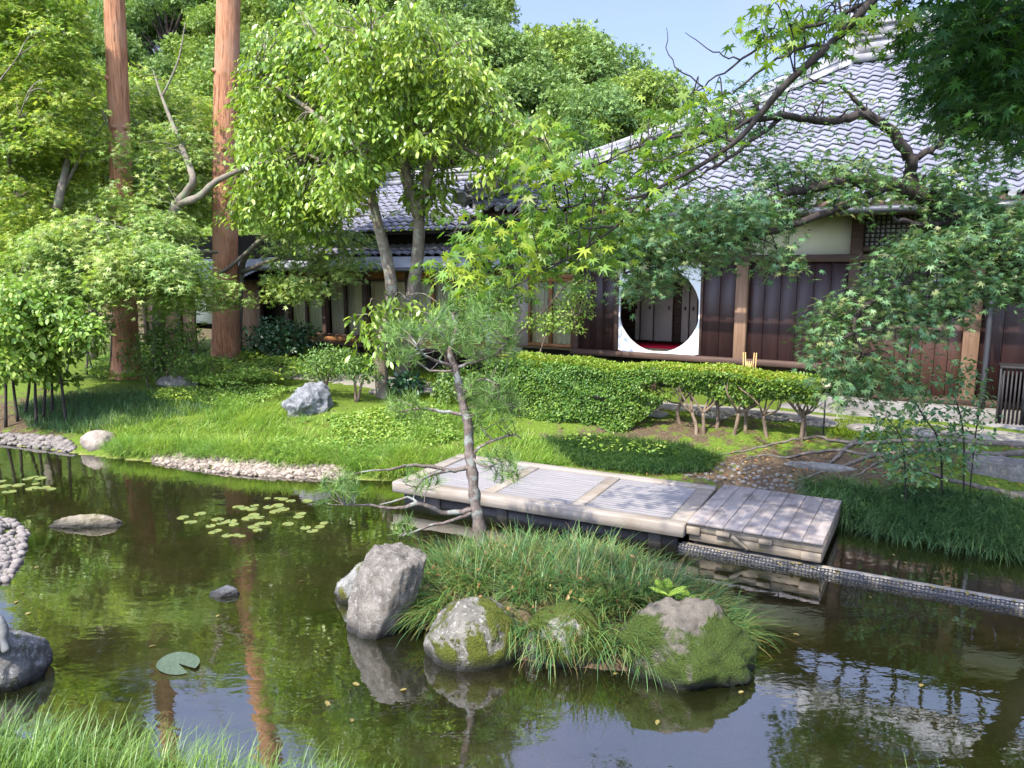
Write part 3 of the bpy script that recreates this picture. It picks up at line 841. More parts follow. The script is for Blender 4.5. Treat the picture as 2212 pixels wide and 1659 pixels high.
m = MB(); m.tube(smooth_path([(-5.2, -1.0, 3.9), (-5.22, -.95, 3.2), (-5.22, -.7, 3.0), (-5.22, -.7, .55)], 4), .05, 8); m.build('downpipe', M_PIPE, wing, local=True)
m = MB(); zc = np.linspace(2.75, 1.0, 46)
for i, z in enumerate(zc):
    a = np.arange(8) * 2 * PI / 8; w_ = .026
    m.tube([(-15.1 + (math.cos(q) * w_ if i % 2 else 0), -1.04 + (0 if i % 2 else math.cos(q) * w_), z + math.sin(q) * .026) for q in np.append(a, 0)], .006, 4)
m.build('rain_chain', M_GUTTER, wing, local=True)

# ------------------------------------------------------------------ deck, step and boom on the water
M_DECK = wood_mat('silvered_deck_planks', (.14, .128, .12), (.225, .208, .196), (.9, 16, 16), .75, .25, .25)
M_KERB = wood_mat('pale_weathered_beam', (.16, .135, .105), (.27, .235, .19), (.8, 12, 12), .8, .2, .3, (.16, .125, .085), 2.5)
M_STEP = wood_mat('taupe_step_planks', (.185, .155, .135), (.275, .24, .212), (12, .8, 12), .75, .25, .25, (.10, .08, .07), 3.2)
M_OLDWOOD = wood_mat('damp_old_wood', (.12, .095, .065), (.28, .23, .17), (1, 12, 12), .85, .15, .4, (.07, .06, .03), 4)
deck = thing('wooden_deck', 'pale wooden platform of narrow planks floating at the pond edge', 'deck', (-1.61, 10.06, 0), math.radians(-26.7))
DL, DW, DZ = 3.96, 1.78, .29
m = MB()
for (x0, x1) in ((.2, 1.27), (1.45, 2.5), (2.68, 3.74)):
    n = 17
    for i in range(n):
        y0 = .2 + (DW - .4) * i / n; y1 = .2 + (DW - .4) * (i + 1) / n
        m.bbox(x0 + .004, x1 - .004, y0 + .003, y1 - .003, DZ - .05 + RNG.uniform(-.002, .002), DZ - .012 + RNG.uniform(-.002, .002), .004)
m.build('planks', M_DECK, deck, local=True)
for nm, b in (('rim_beam', (-.02, DL, .0, .19, DZ - .14, DZ + .005)), ('rim_beam', (0, DL, DW - .17, DW, DZ - .14, DZ + .004)), ('end_beam', (.0, .19, .194, DW - .174, DZ - .14, DZ + .002)), ('end_beam', (3.745, DL, .194, DW - .174, DZ - .14, DZ + .001)),
               ('cross_beam', (1.275, 1.445, .194, DW - .174, DZ - .12, DZ - .002)), ('cross_beam', (2.505, 2.675, .194, DW - .174, DZ - .12, DZ - .002))):
    m = MB(); m.bbox(*b, .012); m.build(nm, M_KERB, deck, local=True)
m = MB()
for x in (.6, 1.6, 2.6, 3.6): m.bbox(x - .08, x + .08, .1, DW - .1, -.1, DZ - .141, .01)
m.box(.1, DL - .1, .12, .2, -.2, DZ - .142); m.build('float_frame', M_BLACKWOOD, deck, local=True)

step = thing('plank_step', 'broad taupe plank step at the right end of the deck', 'step', (1.985, 8.36, 0), math.radians(-29.2))
SLN, SW, SZ = 1.44, 1.66, .335
m = MB()
for i in range(7):
    x0 = SLN * i / 7; x1 = SLN * (i + 1) / 7
    m.bbox(x0 + .0025, x1 - .0025, -.02, SW, SZ - .035 + RNG.uniform(-.002, .002), SZ + RNG.uniform(-.002, .002), .005)
m.build('planks', M_STEP, step, local=True)
m = MB(); m.bbox(.0, SLN, .015, .06, SZ - .13, SZ - .04, .004); m.bbox(.02, SLN - .02, .02, .065, SZ - .235, SZ - .135, .004)
m.bbox(SLN - .06, SLN - .01, .08, SW - .02, SZ - .25, SZ - .04, .004); m.bbox(.01, .06, .08, SW - .02, SZ - .25, SZ - .04, .004); m.bbox(.06, SLN - .07, SW - .08, SW - .03, SZ - .25, SZ - .04, .004)
m.build('side_boards', M_OLDWOOD, step, local=True)
for x0, z0, w in ((.33, SZ - .115, .15), (.79, SZ - .125, .14), (0.0, SZ - .15, .15), (SLN - .21, SZ - .22, .2)):
    m = MB(); m.bbox(x0, x0 + w, -.03, .014, z0, z0 + (.055 if 0 < x0 < 1 else .09), .004); m.build('cleat', M_OLDWOOD, step, local=True)
m = MB(); m.box(-.11, .11, -.02, .012, -.02, .02, Matrix.Translation((.59, 0, SZ - .16)) @ Matrix.Rotation(.62, 4, 'Y')); m.build('cleat', M_OLDWOOD, step, local=True)

m = MB(); m.box(.05, SLN - .08, .07, SW - .09, -.05, SZ - .24); m.build('underside', M_BLACKWOOD, step, local=True)

boom = thing('netted_boom', 'long floating timber boom wrapped in black netting', 'boom', (1.93, 8.42, 0), math.atan2(6.80 - 8.42, 4.9 - 1.93))
m = MB(); m.bbox(0, 5.6, -.09, .07, -.03, .055, .02); m.build('timber', wood_mat('bleached_damp_timber', (.10, .085, .065), (.36, .32, .25), (.5, 3, 3), .85, .2, .4, (.05, .045, .035), 1.3), boom, local=True)
m = MB()
for i in range(150):
    x = .02 + i * .037
    m.tube([(x, -.135 + RNG.normal(0, .004), -.03), (x + .01, -.115, .035), (x + .015, -.08, .062), (x + .012, -.05, .06 + RNG.uniform(0, .006))], .006, 4)
for yy, zz in ((-.128, .0), (-.12, .025), (-.098, .05), (-.07, .063)):
    xs = np.linspace(0, 5.58, 160); m.tube(np.column_stack([xs, np.full(160, yy) + RNG.normal(0, .004, 160), np.full(160, zz) + RNG.normal(0, .003, 160)]), .0055, 4)
m.build('netting', plain_mat('black_plastic_net', (.02, .022, .028), .45, .5, .3), boom, local=True)

# ------------------------------------------------------------------ rocks
M_ROCKS = dict(
    grey=rock_mat('blue_grey_rock', (.21, .21, .205), (.08, .08, .08), None, lichen=(.26, .255, .24)),
    pale=rock_mat('pale_sandy_rock', (.30, .25, .195), (.17, .14, .105), None),
    tall=rock_mat('grey_brown_rock', (.20, .175, .14), (.05, .043, .035), None, lichen=(.24, .22, .19)),
    lichen=rock_mat('lichened_mossy_rock', (.185, .17, .135), (.065, .057, .045), (.11, .125, .01), .45, .5, (.29, .275, .235), mscale=2.6),
    mossy=rock_mat('thick_moss_rock', (.26, .24, .2), (.09, .08, .065), (.085, .115, .012), .38, .46, None, mscale=2.0),
    yellowmoss=rock_mat('yellow_moss_rock', (.28, .27, .24), (.1, .1, .08), (.17, .17, .015), .46, .52, None),
    cobble=plain_mat('pale_cobble', (.175, .152, .128), .85, .2, .35, 9, .2),
    lowmoss=rock_mat('dark_waterside_rock', (.17, .165, .15), (.05, .045, .04), (.10, .12, .012), .55, .6, (.3, .3, .28), mscale=1.8),
    moslog=rock_mat('brown_mossy_rock', (.30, .25, .17), (.14, .12, .08), (.14, .13, .03), .45, .6, None),
    baretop=rock_mat('green_mossed_bare_topped_rock', (.145, .125, .095), (.055, .046, .036), (.065, .10, .012), .37, .45, None, mscale=2.4, moss_top=.55),
    dull=rock_mat('dull_grey_brown_stone', (.22, .2, .17), (.1, .09, .075), None, wet=False))

def rock(name, label, cat, loc, size, mat, seed=0, cuts=5, sub=4, rough=.16, rotz=0, sink=.25, tilt=(0, 0), shear=0.0, top=None):
    bm = bmesh.new(); bmesh.ops.create_icosphere(bm, subdivisions=sub + (1 if sub > 3 else 0), radius=1)
    r = random.Random(seed); pl = []
    for _ in range(cuts):
        n = Vector((r.gauss(0, 1), r.gauss(0, 1), r.gauss(0.2, .8))).normalized(); pl.append((n, r.uniform(.62, .86)))
    if top: pl += top
    R = Matrix.Rotation(tilt[0], 3, 'X') @ Matrix.Rotation(tilt[1], 3, 'Y')
    for v in bm.verts:
        p = v.co.copy()
        for n, d in pl:
            q = p.dot(n) - d
            if q > 0: p -= n * q * .88
        s = Vector((seed * 3.1, seed * 1.7, 0))
        rg = 1 - abs(mnoise.noise(Vector((p.x * 3.4, p.y * 3.4, p.z * 1.3)) + s)) * 2
        f = 1 + rough * .45 * max(0, rg) * rg - rough * .2 + rough * mnoise.noise(p * 1.6 + s) + rough * .55 * mnoise.noise(p * 4 + s) + rough * .25 * mnoise.noise(p * 9 + s) + rough * .16 * mnoise.noise(p * 19 + s) + rough * .09 * mnoise.noise(p * 41 + s)
        p = p * f
        p = R @ p
        p = Vector((p.x * size[0] + shear * p.z * size[2], p.y * size[1], p.z * size[2] + size[2] * (1 - 2 * sink)))
        v.co = p
    me = bpy.data.meshes.new(name); bm.to_mesh(me); bm.free()
    for pgn in me.polygons: pgn.use_smooth = True
    me.materials.append(mat)
    o = bpy.data.objects.new(name, me); COL.objects.link(o)
    o.location = tuple(float(c) for c in loc); o.rotation_euler = (0, 0, rotz)
    return tag(o, label, cat)

p = on_ground(665, 893); rock('garden_rock', 'pointed blue-grey rock standing on the grassy bank', 'rock', (p[0], p[1] + .1, p[2] - .03), (.42, .33, .42), M_ROCKS['grey'], 4, 9, rough=.2, sink=.27, rotz=.3)
p = at(200, 977, 0); rock('shore_rock', 'smooth pale rounded rock at the far waterline', 'rock', (p[0], p[1] + .22, -.03), (.33, .29, .26), M_ROCKS['pale'], 2, 3, rough=.08, sink=.3)
p = at(185, 1141, 0); rock('flat_rock', 'long low rock lying in the water near the cobbles', 'rock', (p[0], p[1] + .12, -.02), (.44, .11, .12), M_ROCKS['moslog'], 7, 3, rough=.16, sink=.36, rotz=.1)
p = at(815, 1382, 0); rock('islet_rock', 'tall grey-brown leaning rock at the left end of the islet', 'rock', (p[0] + .04, p[1] + .27, -.08), (.33, .29, .60), M_ROCKS['tall'], 16, 9, rough=.10, sink=.2, shear=.24, rotz=.0, top=[(Vector((.15, -.1, 1)).normalized(), .66)])
p = at(750, 1300, 0); rock('islet_rock', 'small yellow-mossed rock behind the tall leaning rock', 'rock', (p[0] + .1, p[1] + .15, -.05), (.22, .2, .25), M_ROCKS['yellowmoss'], 21, 4, sink=.28)
p = at(1018, 1445, 0); rock('islet_rock', 'round lichen-spotted rock with a moss patch at the front of the islet', 'rock', (p[0], p[1] + .28, -.06), (.40, .33, .35), M_ROCKS['lichen'], 34, 1, rough=.07, sink=.27)
p = at(1235, 1450, 0); rock('islet_rock', 'low moss-covered rock under the grass between two larger rocks', 'rock', (p[0], p[1] + .32, -.05), (.36, .3, .32), M_ROCKS['mossy'], 43, 4, sink=.3)
p = at(1505, 1490, 0); rock('islet_rock', 'big green-mossed rock with a bare brown-grey top at the right end of the islet', 'rock', (p[0], p[1] + .3, -.07), (.52, .38, .44), M_ROCKS['baretop'], 57, 8, rough=.16, sink=.25, tilt=(.05, -.1))
p = at(-32, 1505, 0); rock('waterside_rock', 'dark mossy-edged rock carrying the stone figure', 'rock', (p[0] - .05, p[1] + .3, -.06), (.29, .32, .35), M_ROCKS['lowmoss'], 71, 6, rough=.12, sink=.22)
p = at(488, 1283, 0); rock('shoal_rock', 'small wet rock barely breaking the water in mid pond', 'rock', (p[0], p[1], -.05), (.17, .09, .09), M_ROCKS['grey'], 75, 5, sink=.3)
p = at(455, 1360, -.1); rock('sunken_rock', 'yellow weed-coated rock under the water in mid pond', 'rock', (p[0], p[1] + .1, -.66), (.26, .5, .38), plain_mat('yellow_weed', (.34, .25, .04), .95, .1, .3, 12, .4), 77, 4, sink=.25)
p = on_ground(1770, 1012); rock('stone_bar', 'long rounded grey stone bar lying on the bare bank', 'stone', (p[0], p[1], p[2] - .03), (.5, .09, .08), M_ROCKS['dull'], 81, 3, rough=.08, rotz=-.42)
p = on_ground(2160, 1035); rock('stone_block', 'squared grey stone block above the sedge on the right bank', 'stone', (p[0] + .2, p[1] + .15, p[2] - .05), (.62, .32, .24), M_ROCKS['dull'], 83, 0, rough=.06, rotz=-.5,
     top=[(Vector((0, 0, 1)), .55), (Vector((0, -1, 0)), .62), (Vector((-1, 0, 0)), .72), (Vector((1, 0, 0)), .72)])
p = on_ground(385, 835); rock('garden_rock', 'low dark rock beside the shrub near the grey maple trunk', 'rock', (p[0], p[1], p[2] - .05), (.42, .28, .2), M_ROCKS['dull'], 85, 4)
p = on_ground(800, 770, .6); rock('garden_rock', 'rounded tan rock behind the two-stemmed tree', 'rock', (p[0], p[1], p[2] - .05), (.33, .3, .36), M_ROCKS['dull'], 87, 4, sink=.2)

# stone figure: only its arm and foot reach into view; it sits with knees drawn up
def skin_figure(name, mat, pts, edges, rad, parent=None):
    me = bpy.data.meshes.new(name); me.from_pydata([tuple(q) for q in pts], edges, [])
    o = bpy.data.objects.new(name, me); COL.objects.link(o)
    md = o.modifiers.new('skin', 'SKIN')
    for i, r_ in enumerate(rad): me.skin_vertices[0].data[i].radius = (r_, r_)
    me.skin_vertices[0].data[0].use_root = True
    sb = o.modifiers.new('subdivision', 'SUBSURF'); sb.levels = 2; sb.render_levels = 2
    me.materials.append(mat)
    return o
q0 = at(6, 1410, .33); q0 = np.array([q0[0] - .13, q0[1] + .06, .32])
F = [(0, 0, .06), (0, .0, .15), (0, -.01, .24), (0, -.015, .32), (0, -.02, .385), (.07, 0, .25), (.13, -.02, .19), (.135, -.06, .09), (.19, -.1, .03), (-.07, 0, .25), (-.13, -.02, .19), (-.13, -.06, .09), (-.15, -.1, .03), (.08, -.03, .05), (.15, -.1, .1), (-.08, -.03, .05), (-.15, -.1, .1)]
o = skin_figure('stone_figure', plain_mat('carved_pale_stone', (.12, .12, .11), .9, .15, .25, 14, .4), [q0 + np.array(f) for f in F],
                [(0, 1), (1, 2), (2, 3), (3, 4), (2, 5), (5, 6), (6, 7), (7, 8), (2, 9), (9, 10), (10, 11), (11, 12), (0, 13), (13, 14), (0, 15), (15, 16)],
                [.1, .1, .09, .04, .075, .05, .04, .035, .028, .05, .04, .035, .028, .06, .045, .06, .045])
tag(o, 'pale stone figure seated on the rock at the near left', 'statue')

# ------------------------------------------------------------------ cobbles, pebbles, stepping stones
def stone_mesh(name, seed, sx, sy, sz, mat):
    o = rock(name, None, None, (0, 0, 0), (sx, sy, sz), mat, seed, 2, 2, .14, sink=.35); return o
protos = [stone_mesh('cobble', 100 + i, .07, .055, .045, M_ROCKS['cobble']) for i in range(4)]
def lay(poly, n, sep, label, group, scale, zoff=-.01, px=True, skip=None):
    pts = poly_points(poly, n, sep); first = lay.used
    for q in pts:
        z = 0.1
        g = on_ground(q[0], q[1], .08)
        s = scale * RNG.uniform(.75, 1.25)
        i = int(RNG.integers(0, 4))
        if i not in first:
            first.add(i); o = protos[i]
        else: o = dup(protos[i])
        o.location = (g[0], g[1], g[2] + zoff); o.rotation_euler = (RNG.uniform(-.2, .2), RNG.uniform(-.2, .2), RNG.uniform(0, 6)); o.scale = (s, s, s)
        tag(o, label, 'cobble', group)
lay.used = set()
lay([(-60, 1110), (30, 1130), (62, 1160), (50, 1200), (18, 1262), (-60, 1300)], 190, 9, 'pale cobble in the heap at the left water edge', 'cobbles at the left water edge', .85, .02)
protos = [stone_mesh('cobble', 140 + i, .07, .055, .045, M_ROCKS['dull']) for i in range(4)]
lay.used = set()
lay([(1450, 1010), (1600, 1000), (1700, 1020), (1740, 1050), (1690, 1062), (1560, 1042), (1480, 1030)], 70, 13, 'small cobble set in the bare earth behind the deck', 'cobbles behind the deck', .62, -.012)
# pebble beach: one mass of many small stones
def pebble_mass(name, poly, n, size, mat):
    bm = bmesh.new(); bmesh.ops.create_icosphere(bm, subdivisions=1, radius=1); me = bpy.data.meshes.new('t'); bm.to_mesh(me); bm.free()
    tv = np.array([v.co[:] for v in me.vertices]); tf = np.array([p_.vertices[:] for p_ in me.polygons]); bpy.data.meshes.remove(me)
    poly = np.array(poly, float); lo, hi = poly.min(0), poly.max(0)
    pp = RNG.uniform(lo, hi, (n * 6, 2)); pp = pp[in_poly(pp[:, 0], pp[:, 1], poly)][:n]
    P = np.array([on_ground(a, b, .08) for a, b in pp])
    N = len(P); s = size * np.clip(RNG.lognormal(-.12, .35, N), .45, 2.0); a = RNG.uniform(0, 6, N); asp = RNG.uniform(.6, .9, N)
    v = tv[None] * np.stack([s, s * asp, s * .6], 1)[:, None, :] * RNG.uniform(.85, 1.15, (N, len(tv), 1))
    x = v[..., 0] * np.cos(a)[:, None] - v[..., 1] * np.sin(a)[:, None]; y = v[..., 0] * np.sin(a)[:, None] + v[..., 1] * np.cos(a)[:, None]
    v = np.stack([x, y, v[..., 2]], -1) + (P + np.array([0, 0, .012]))[:, None]
    m = MB(); m.add(v.reshape(-1, 3), (tf[None] + (np.arange(N) * len(tv))[:, None, None]).reshape(-1, 3))
    return tag(m.build(name, mat, smooth=True), kind='stuff')
k = NT('warm_pebbles'); g = k.n('NewGeometry')
k.bsdf(k.ramp(g.outputs['Random Per Island'], [(0, (.10, .08, .06)), (.5, (.20, .16, .12)), (1, (.30, .24, .18))]), .85, .2)
M_PEB = k.m
pebble_mass('pebbles', [(325, 988), (380, 978), (450, 988), (520, 987), (600, 1003), (680, 1000), (745, 1010), (752, 1036), (640, 1036), (560, 1030), (450, 1021), (390, 1012), (335, 1002)], 1700, .042, M_PEB)
pebble_mass('pebbles', [(-20, 935), (130, 945), (160, 962), (160, 978), (0, 958), (-20, 957)], 420, .05, plain_mat('damp_dark_pebbles', (.14, .12, .1), .8, .3, .4, 6))
for i, (t, d) in enumerate([(-2.0, -2.5), (-.9, -2.35), (.1, -2.1), (1.0, -1.9), (1.75, -1.85), (2.45, -1.9), (3.2, -1.95), (-3.2, -2.2), (-6.3, -3.0), (-5.6, -2.5)]):
    q = L2(t, d); o = rock('stepping_stone', 'flat grey stepping stone set in the gravel path', 'stepping stone', (q[0], q[1], gh(*q) - .02), (.3, .22, .08), M_ROCKS['dull'], 200 + i, 2, 3, .08, sink=.3, rotz=-.5)
    o['group'] = 'stepping stones along the hall'

# ------------------------------------------------------------------ small things by the hall
cr = thing('slatted_crate', 'dark slatted timber crate against the hall wall', 'crate', (*L2(4.22, -.62), .58), -PI / 6)
m = MB()
for i in range(26): m.box(.02 + i * .055, .045 + i * .055, 0, .02, .05, 1.0)
for i in range(8): m.box(0, .02, .05 + i * .06, .08 + i * .06, .05, 1.0)
m.build('slats', M_BLACKWOOD, cr, local=True)
m = MB(); m.bbox(-.03, 1.5, -.03, .5, 1.0, 1.04, .006); m.bbox(-.02, 1.48, -.02, .0, .0, .05, .004); m.bbox(-.03, .0, -.03, .0, .0, 1.0, .004); m.build('frame', M_BLACKWOOD, cr, local=True)
m = MB()
for i in range(15): m.box(.35, 1.3, .1, .12, .12 + i * .045, .135 + i * .045)
m.box(.33, 1.32, .12, .4, .08, .8); m.build('inner_cabinet', plain_mat('dark_grey_cabinet', (.06, .06, .065), .6, .3), cr, local=True)
q = fac(1618, 775, -.35); bl = thing('bamboo_screen', 'little crossed bamboo screen leaning at the timber post', 'bamboo screen', (*L2(q[0], -.35), 1.2), -PI / 6 )
M_BAMBOO = plain_mat('split_bamboo', (.38, .24, .09), .6, .3, .25, 20)
m = MB()
for i in range(9):
    x = -.1 + i * .025; m.tube([(x * 1.15, RNG.uniform(-.01, .01), -.3), (x * .8 + .05 * (-1) ** i, RNG.uniform(-.015, .015), .38 if i in (1, 3, 6, 8) else .22)], .011, 6)
m.build('slats', M_BAMBOO, bl, local=True)
m = MB(); m.box(-.12, .12, -.03, -.015, .1, .12); m.box(-.11, .11, -.03, -.015, -.02, .0); m.build('binding', M_BLACKWOOD, bl, local=True)
g = on_ground(1785, 905); gl_ = thing('globe_lamp', 'pale round globe lamp beside the maple branch tips', 'garden lamp', (g[0] - .05, g[1] - 1.0, gh(g[0] - .05, g[1] - 1.0)))
ctr = atY(1785, 832, gl_.location.y)
bm = bmesh.new(); bmesh.ops.create_uvsphere(bm, u_segments=20, v_segments=12, radius=.072)
me = bpy.data.meshes.new('globe'); bm.to_mesh(me); bm.free(); me.materials.append(plain_mat('milky_globe', (.62, .55, .38), .35, .5, .15, 8))
for f in me.polygons: f.use_smooth = True
o = bpy.data.objects.new('globe', me); COL.objects.link(o); o.parent = gl_; o.location = tuple(ctr - np.array(gl_.location)); o.scale = (1, 1, .85)
m = MB(); m.tube([(ctr[0], ctr[1], gl_.location.z - .05), (ctr[0], ctr[1], ctr[2] - .06)], .012, 6); m.build('stake', M_GUTTER, gl_)

# ------------------------------------------------------------------ water lilies and floating leaves
M_LILY = leaf_mat('lily_pad', [(.035, .08, .025), (.06, .115, .035), (.09, .14, .045), (.13, .15, .05), (.14, .09, .04)], .15, .35, .5)
a = np.linspace(.22, 2 * PI - .22, 26)
m = MB(); ring = np.column_stack([np.cos(a), np.sin(a), .02 + .02 * np.sin(a * 3)]); mid = ring * .5; mid[:, 2] = .01
m.add(np.vstack([[(0, 0, 0)], mid, ring]), [(0, 1 + i, 2 + i) for i in range(25)])
m.add(np.vstack([mid, ring]), [(i, 26 + i, 27 + i, i + 1) for i in range(25)])
lily = m.build('lily_pad', M_LILY, smooth=True)
pads_px = [(395, 1118, 24), (412, 1128, 26), (432, 1110, 24), (470, 1122, 26), (480, 1130, 24), (498, 1126, 26), (505, 1133, 20), (455, 1136, 20), (460, 1150, 20), (470, 1146, 18), (490, 1157, 22), (510, 1156, 18), (523, 1158, 16), (515, 1095, 24), (528, 1098, 20), (545, 1100, 22), (550, 1092, 18), (535, 1120, 26), (548, 1113, 24), (560, 1118, 22), (548, 1138, 24), (560, 1132, 20), (575, 1130, 22), (556, 1145, 20), (580, 1095, 22), (600, 1092, 24), (612, 1100, 26), (595, 1105, 26), (612, 1078, 20), (628, 1082, 20), (600, 1076, 16), (578, 1076, 14), (663, 1082, 22), (650, 1110, 22), (645, 1116, 22), (622, 1132, 24), (660, 1140, 22), (675, 1147, 24), (690, 1138, 22), (700, 1130, 18),
           (10, 1050, 26), (40, 1048, 24), (70, 1055, 26), (95, 1053, 24), (60, 1034, 20), (88, 1033, 22), (20, 1062, 26), (0, 1040, 22), (78, 1045, 16), (110, 1056, 20), (75, 1030, 16)]
for i, (x, y, w) in enumerate(pads_px):
    g = at(x, y, .005 + .0009 * (i % 9)); s = w * .5 * g[1] / FPX * 1.08
    o = lily if i == 0 else dup(lily)
    o.location = tuple(g); o.rotation_euler = (RNG.normal(0, .03), RNG.normal(0, .03), RNG.uniform(0, 6.28)); o.scale = (s, s, s)
    left = x < 200
    tag(o, 'round lily pad in the small cluster near the far left shore' if left else 'round lily pad in the large cluster over the trunk reflection', 'lily pad', 'lily pads near the far left shore' if left else 'lily pads in the large cluster')
o = dup(lily); g = at(385, 1433, .008); o.location = tuple(g); o.scale = (.2, .15, .2); tag(o, 'large dull torn lily leaf lying alone in the near water', 'lily pad')
o['group'] = ''
del o['group']
o.data = lily.data.copy(); o.data.materials[0] = plain_mat('dull_green_leaf', (.05, .07, .04), .6, .3, .3, 6)
M_FALLEN = leaf_mat('fallen_leaf', [(.10, .08, .02), (.10, .035, .015), (.13, .10, .035), (.07, .09, .025), (.12, .05, .02)], .1, .5, .3)
m = MB(); scatter(m, OVAL, np.array([[0, -.5, 0.0]]), np.array([[0, 1., 0]]), np.array([[0, 0, 1.]]), [1.0]); fall = m.build('fallen_leaf', M_FALLEN)
first = True
spots = [(RNG.uniform(1500, 2200), 0) for _ in range(26)]
for i in range(44):
    if i < 22:
        x = RNG.uniform(1490, 2200); y = 1180 + (x - 1478) * .172 + RNG.uniform(-6, 4); g = at(x, y, .075); lab, grp = 'small fallen leaf caught on the netted boom', 'fallen leaves on the boom'
    else:
        x, y = [(1930, 1198), (1955, 1215), (2100, 1240), (708, 1521), (770, 1478), (35, 1300), (60, 1325), (730, 1290), (760, 1555), (1160, 1450), (1330, 1455), (1600, 1495), (1880, 1290), (650, 1255), (80, 1225), (470, 1330), (330, 1395), (50, 1280), (1720, 1370), (1990, 1480), (1420, 1560), (870, 1490)][i - 22]
        g = at(x, y, .006); lab, grp = 'single fallen leaf floating on the open pond', 'fallen leaves on the pond'
    o = fall if first else dup(fall); first = False
    o.location = tuple(g); o.rotation_euler = (RNG.normal(0, .15), RNG.normal(0, .15), RNG.uniform(0, 6.28)); o.scale = (RNG.uniform(.04, .075),) * 3
    tag(o, lab, 'fallen leaf', grp)

# ------------------------------------------------------------------ foliage and bark materials
M_SUNMAPLE = leaf_mat('pale_maple_leaves', [(0.119, 0.218, 0.048), (0.213, 0.322, 0.086), (0.307, 0.371, 0.133)], .36, tcol=1.3)
M_YELMAPLE = leaf_mat('yellow_green_maple_leaves', [(0.103, 0.195, 0.030), (0.207, 0.308, 0.050), (0.329, 0.371, 0.089)], .4, tcol=1.35)
M_BLUEMAPLE = leaf_mat('blue_green_maple_leaves', [(.06, .145, .06), (.09, .195, .085), (.12, .235, .10), (.15, .25, .09), (.20, .23, .10)], .3, tcol=1.2)
M_NEARMAPLE = leaf_mat('sun_toned_near_maple_leaves', [(0.068, 0.149, 0.030), (0.128, 0.230, 0.036), (0.225, 0.297, 0.030)], .45, tcol=1.4)  # overhanging maple coloured light yellow-green where its sprays are sunlit
M_SHADEMAPLE = leaf_mat('shade_toned_maple_leaves', [(0.022, 0.070, 0.025), (0.045, 0.119, 0.035), (0.075, 0.168, 0.028)], .35, tcol=1.3)  # same maple coloured darker to stand in for shade on its sprays
M_BROAD = leaf_mat('glossy_broad_leaves', [(0.097, 0.185, 0.022), (0.172, 0.275, 0.036), (0.269, 0.355, 0.064)], .36, .35, .5, tcol=1.35)
M_HILL = leaf_mat('hill_tree_leaves', [(0.074, 0.150, 0.037), (0.126, 0.212, 0.059), (0.179, 0.265, 0.081)], .28, .55, .2, clump=.25)
M_HILLY = leaf_mat('light_hill_tree_leaves', [(0.091, 0.170, 0.032), (0.164, 0.247, 0.045), (0.218, 0.293, 0.064)], .3, .55, .2, clump=.25)
M_HEDGE = leaf_mat('hedge_leaves', [(0.045, 0.119, 0.021), (0.090, 0.182, 0.028), (0.150, 0.238, 0.035)], .3)
M_HEDGETOP = leaf_mat('sun_toned_hedge_top_leaves', [(0.108, 0.211, 0.017), (0.167, 0.261, 0.022), (0.239, 0.248, 0.055)], .35)  # top leaves coloured lighter and yellower for the sunlight on the hedge
M_SHRUB = leaf_mat('shrub_leaves', [(0.051, 0.120, 0.029), (0.102, 0.188, 0.040), (0.153, 0.240, 0.048)], .3)
M_LIGHTSHRUB = leaf_mat('light_shrub_leaves', [(0.099, 0.200, 0.028), (0.166, 0.282, 0.042), (0.249, 0.331, 0.070)], .36)
M_DARKSHRUB = leaf_mat('dark_shrub_leaves', [(0.021, 0.065, 0.028), (0.042, 0.104, 0.042)], .25, .35, .5)
M_PINE = leaf_mat('pine_needles', [(0.063, 0.145, 0.043), (0.126, 0.221, 0.051), (0.180, 0.289, 0.068)], .25, .5, .3)
M_GRASS = leaf_mat('bank_grass', [(0.116, 0.240, 0.040), (0.199, 0.343, 0.059), (0.295, 0.360, 0.119)], .4, .5, .3, 1.3, clump=.9)
M_SEDGE = leaf_mat('islet_sedge', [(.03, .09, .035), (.045, .125, .045), (.065, .155, .05), (.085, .18, .06), (.10, .20, .05), (.12, .21, .05), (.14, .22, .06), (.15, .22, .07), (.19, .17, .06), (.17, .11, .045)], .35, .45, .35, 1.25)
M_SEDGE_SHADEGRASS = leaf_mat('dark_sedge_and_shade_toned_grass', [(0.035, 0.088, 0.036), (0.069, 0.149, 0.054), (0.108, 0.201, 0.064)], .3, .45, .35)
M_FRONTGRASS = leaf_mat('near_grass', [(0.059, 0.140, 0.027), (0.105, 0.205, 0.041), (0.164, 0.270, 0.068)], .42, .4, .4, 1.3)
M_MOSS = leaf_mat('moss_tufts', [(.05, .10, .01), (.10, .17, .015), (.15, .22, .02)], .3, .8, .1)
B_CEDAR = bark_mat('red_cedar_bark', (.13, .055, .026), (.56, .265, .14), (.36, .19, .11), (13, 13, .55), 1.0, scale=1.3)
B_MAPLE = bark_mat('pale_grey_bark', (.09, .07, .055), (.20, .165, .125), None, (3, 3, 2), .5, (.14, .16, .09))
B_DARK = bark_mat('dark_bark', (.017, .013, .012), (.055, .044, .038), None, (8, 8, 2), .5)
B_BROAD = bark_mat('mottled_tan_bark', (.075, .058, .042), (.20, .16, .115), None, (5, 5, 2), .7, (.21, .205, .14))
B_PINE = bark_mat('scaly_pine_bark', (.075, .055, .045), (.19, .15, .125), None, (9, 9, 4), .9, (.22, .23, .20))
B_TWIG = bark_mat('brown_twig', (.09, .06, .04), (.2, .15, .1), None, (8, 8, 3), .4)

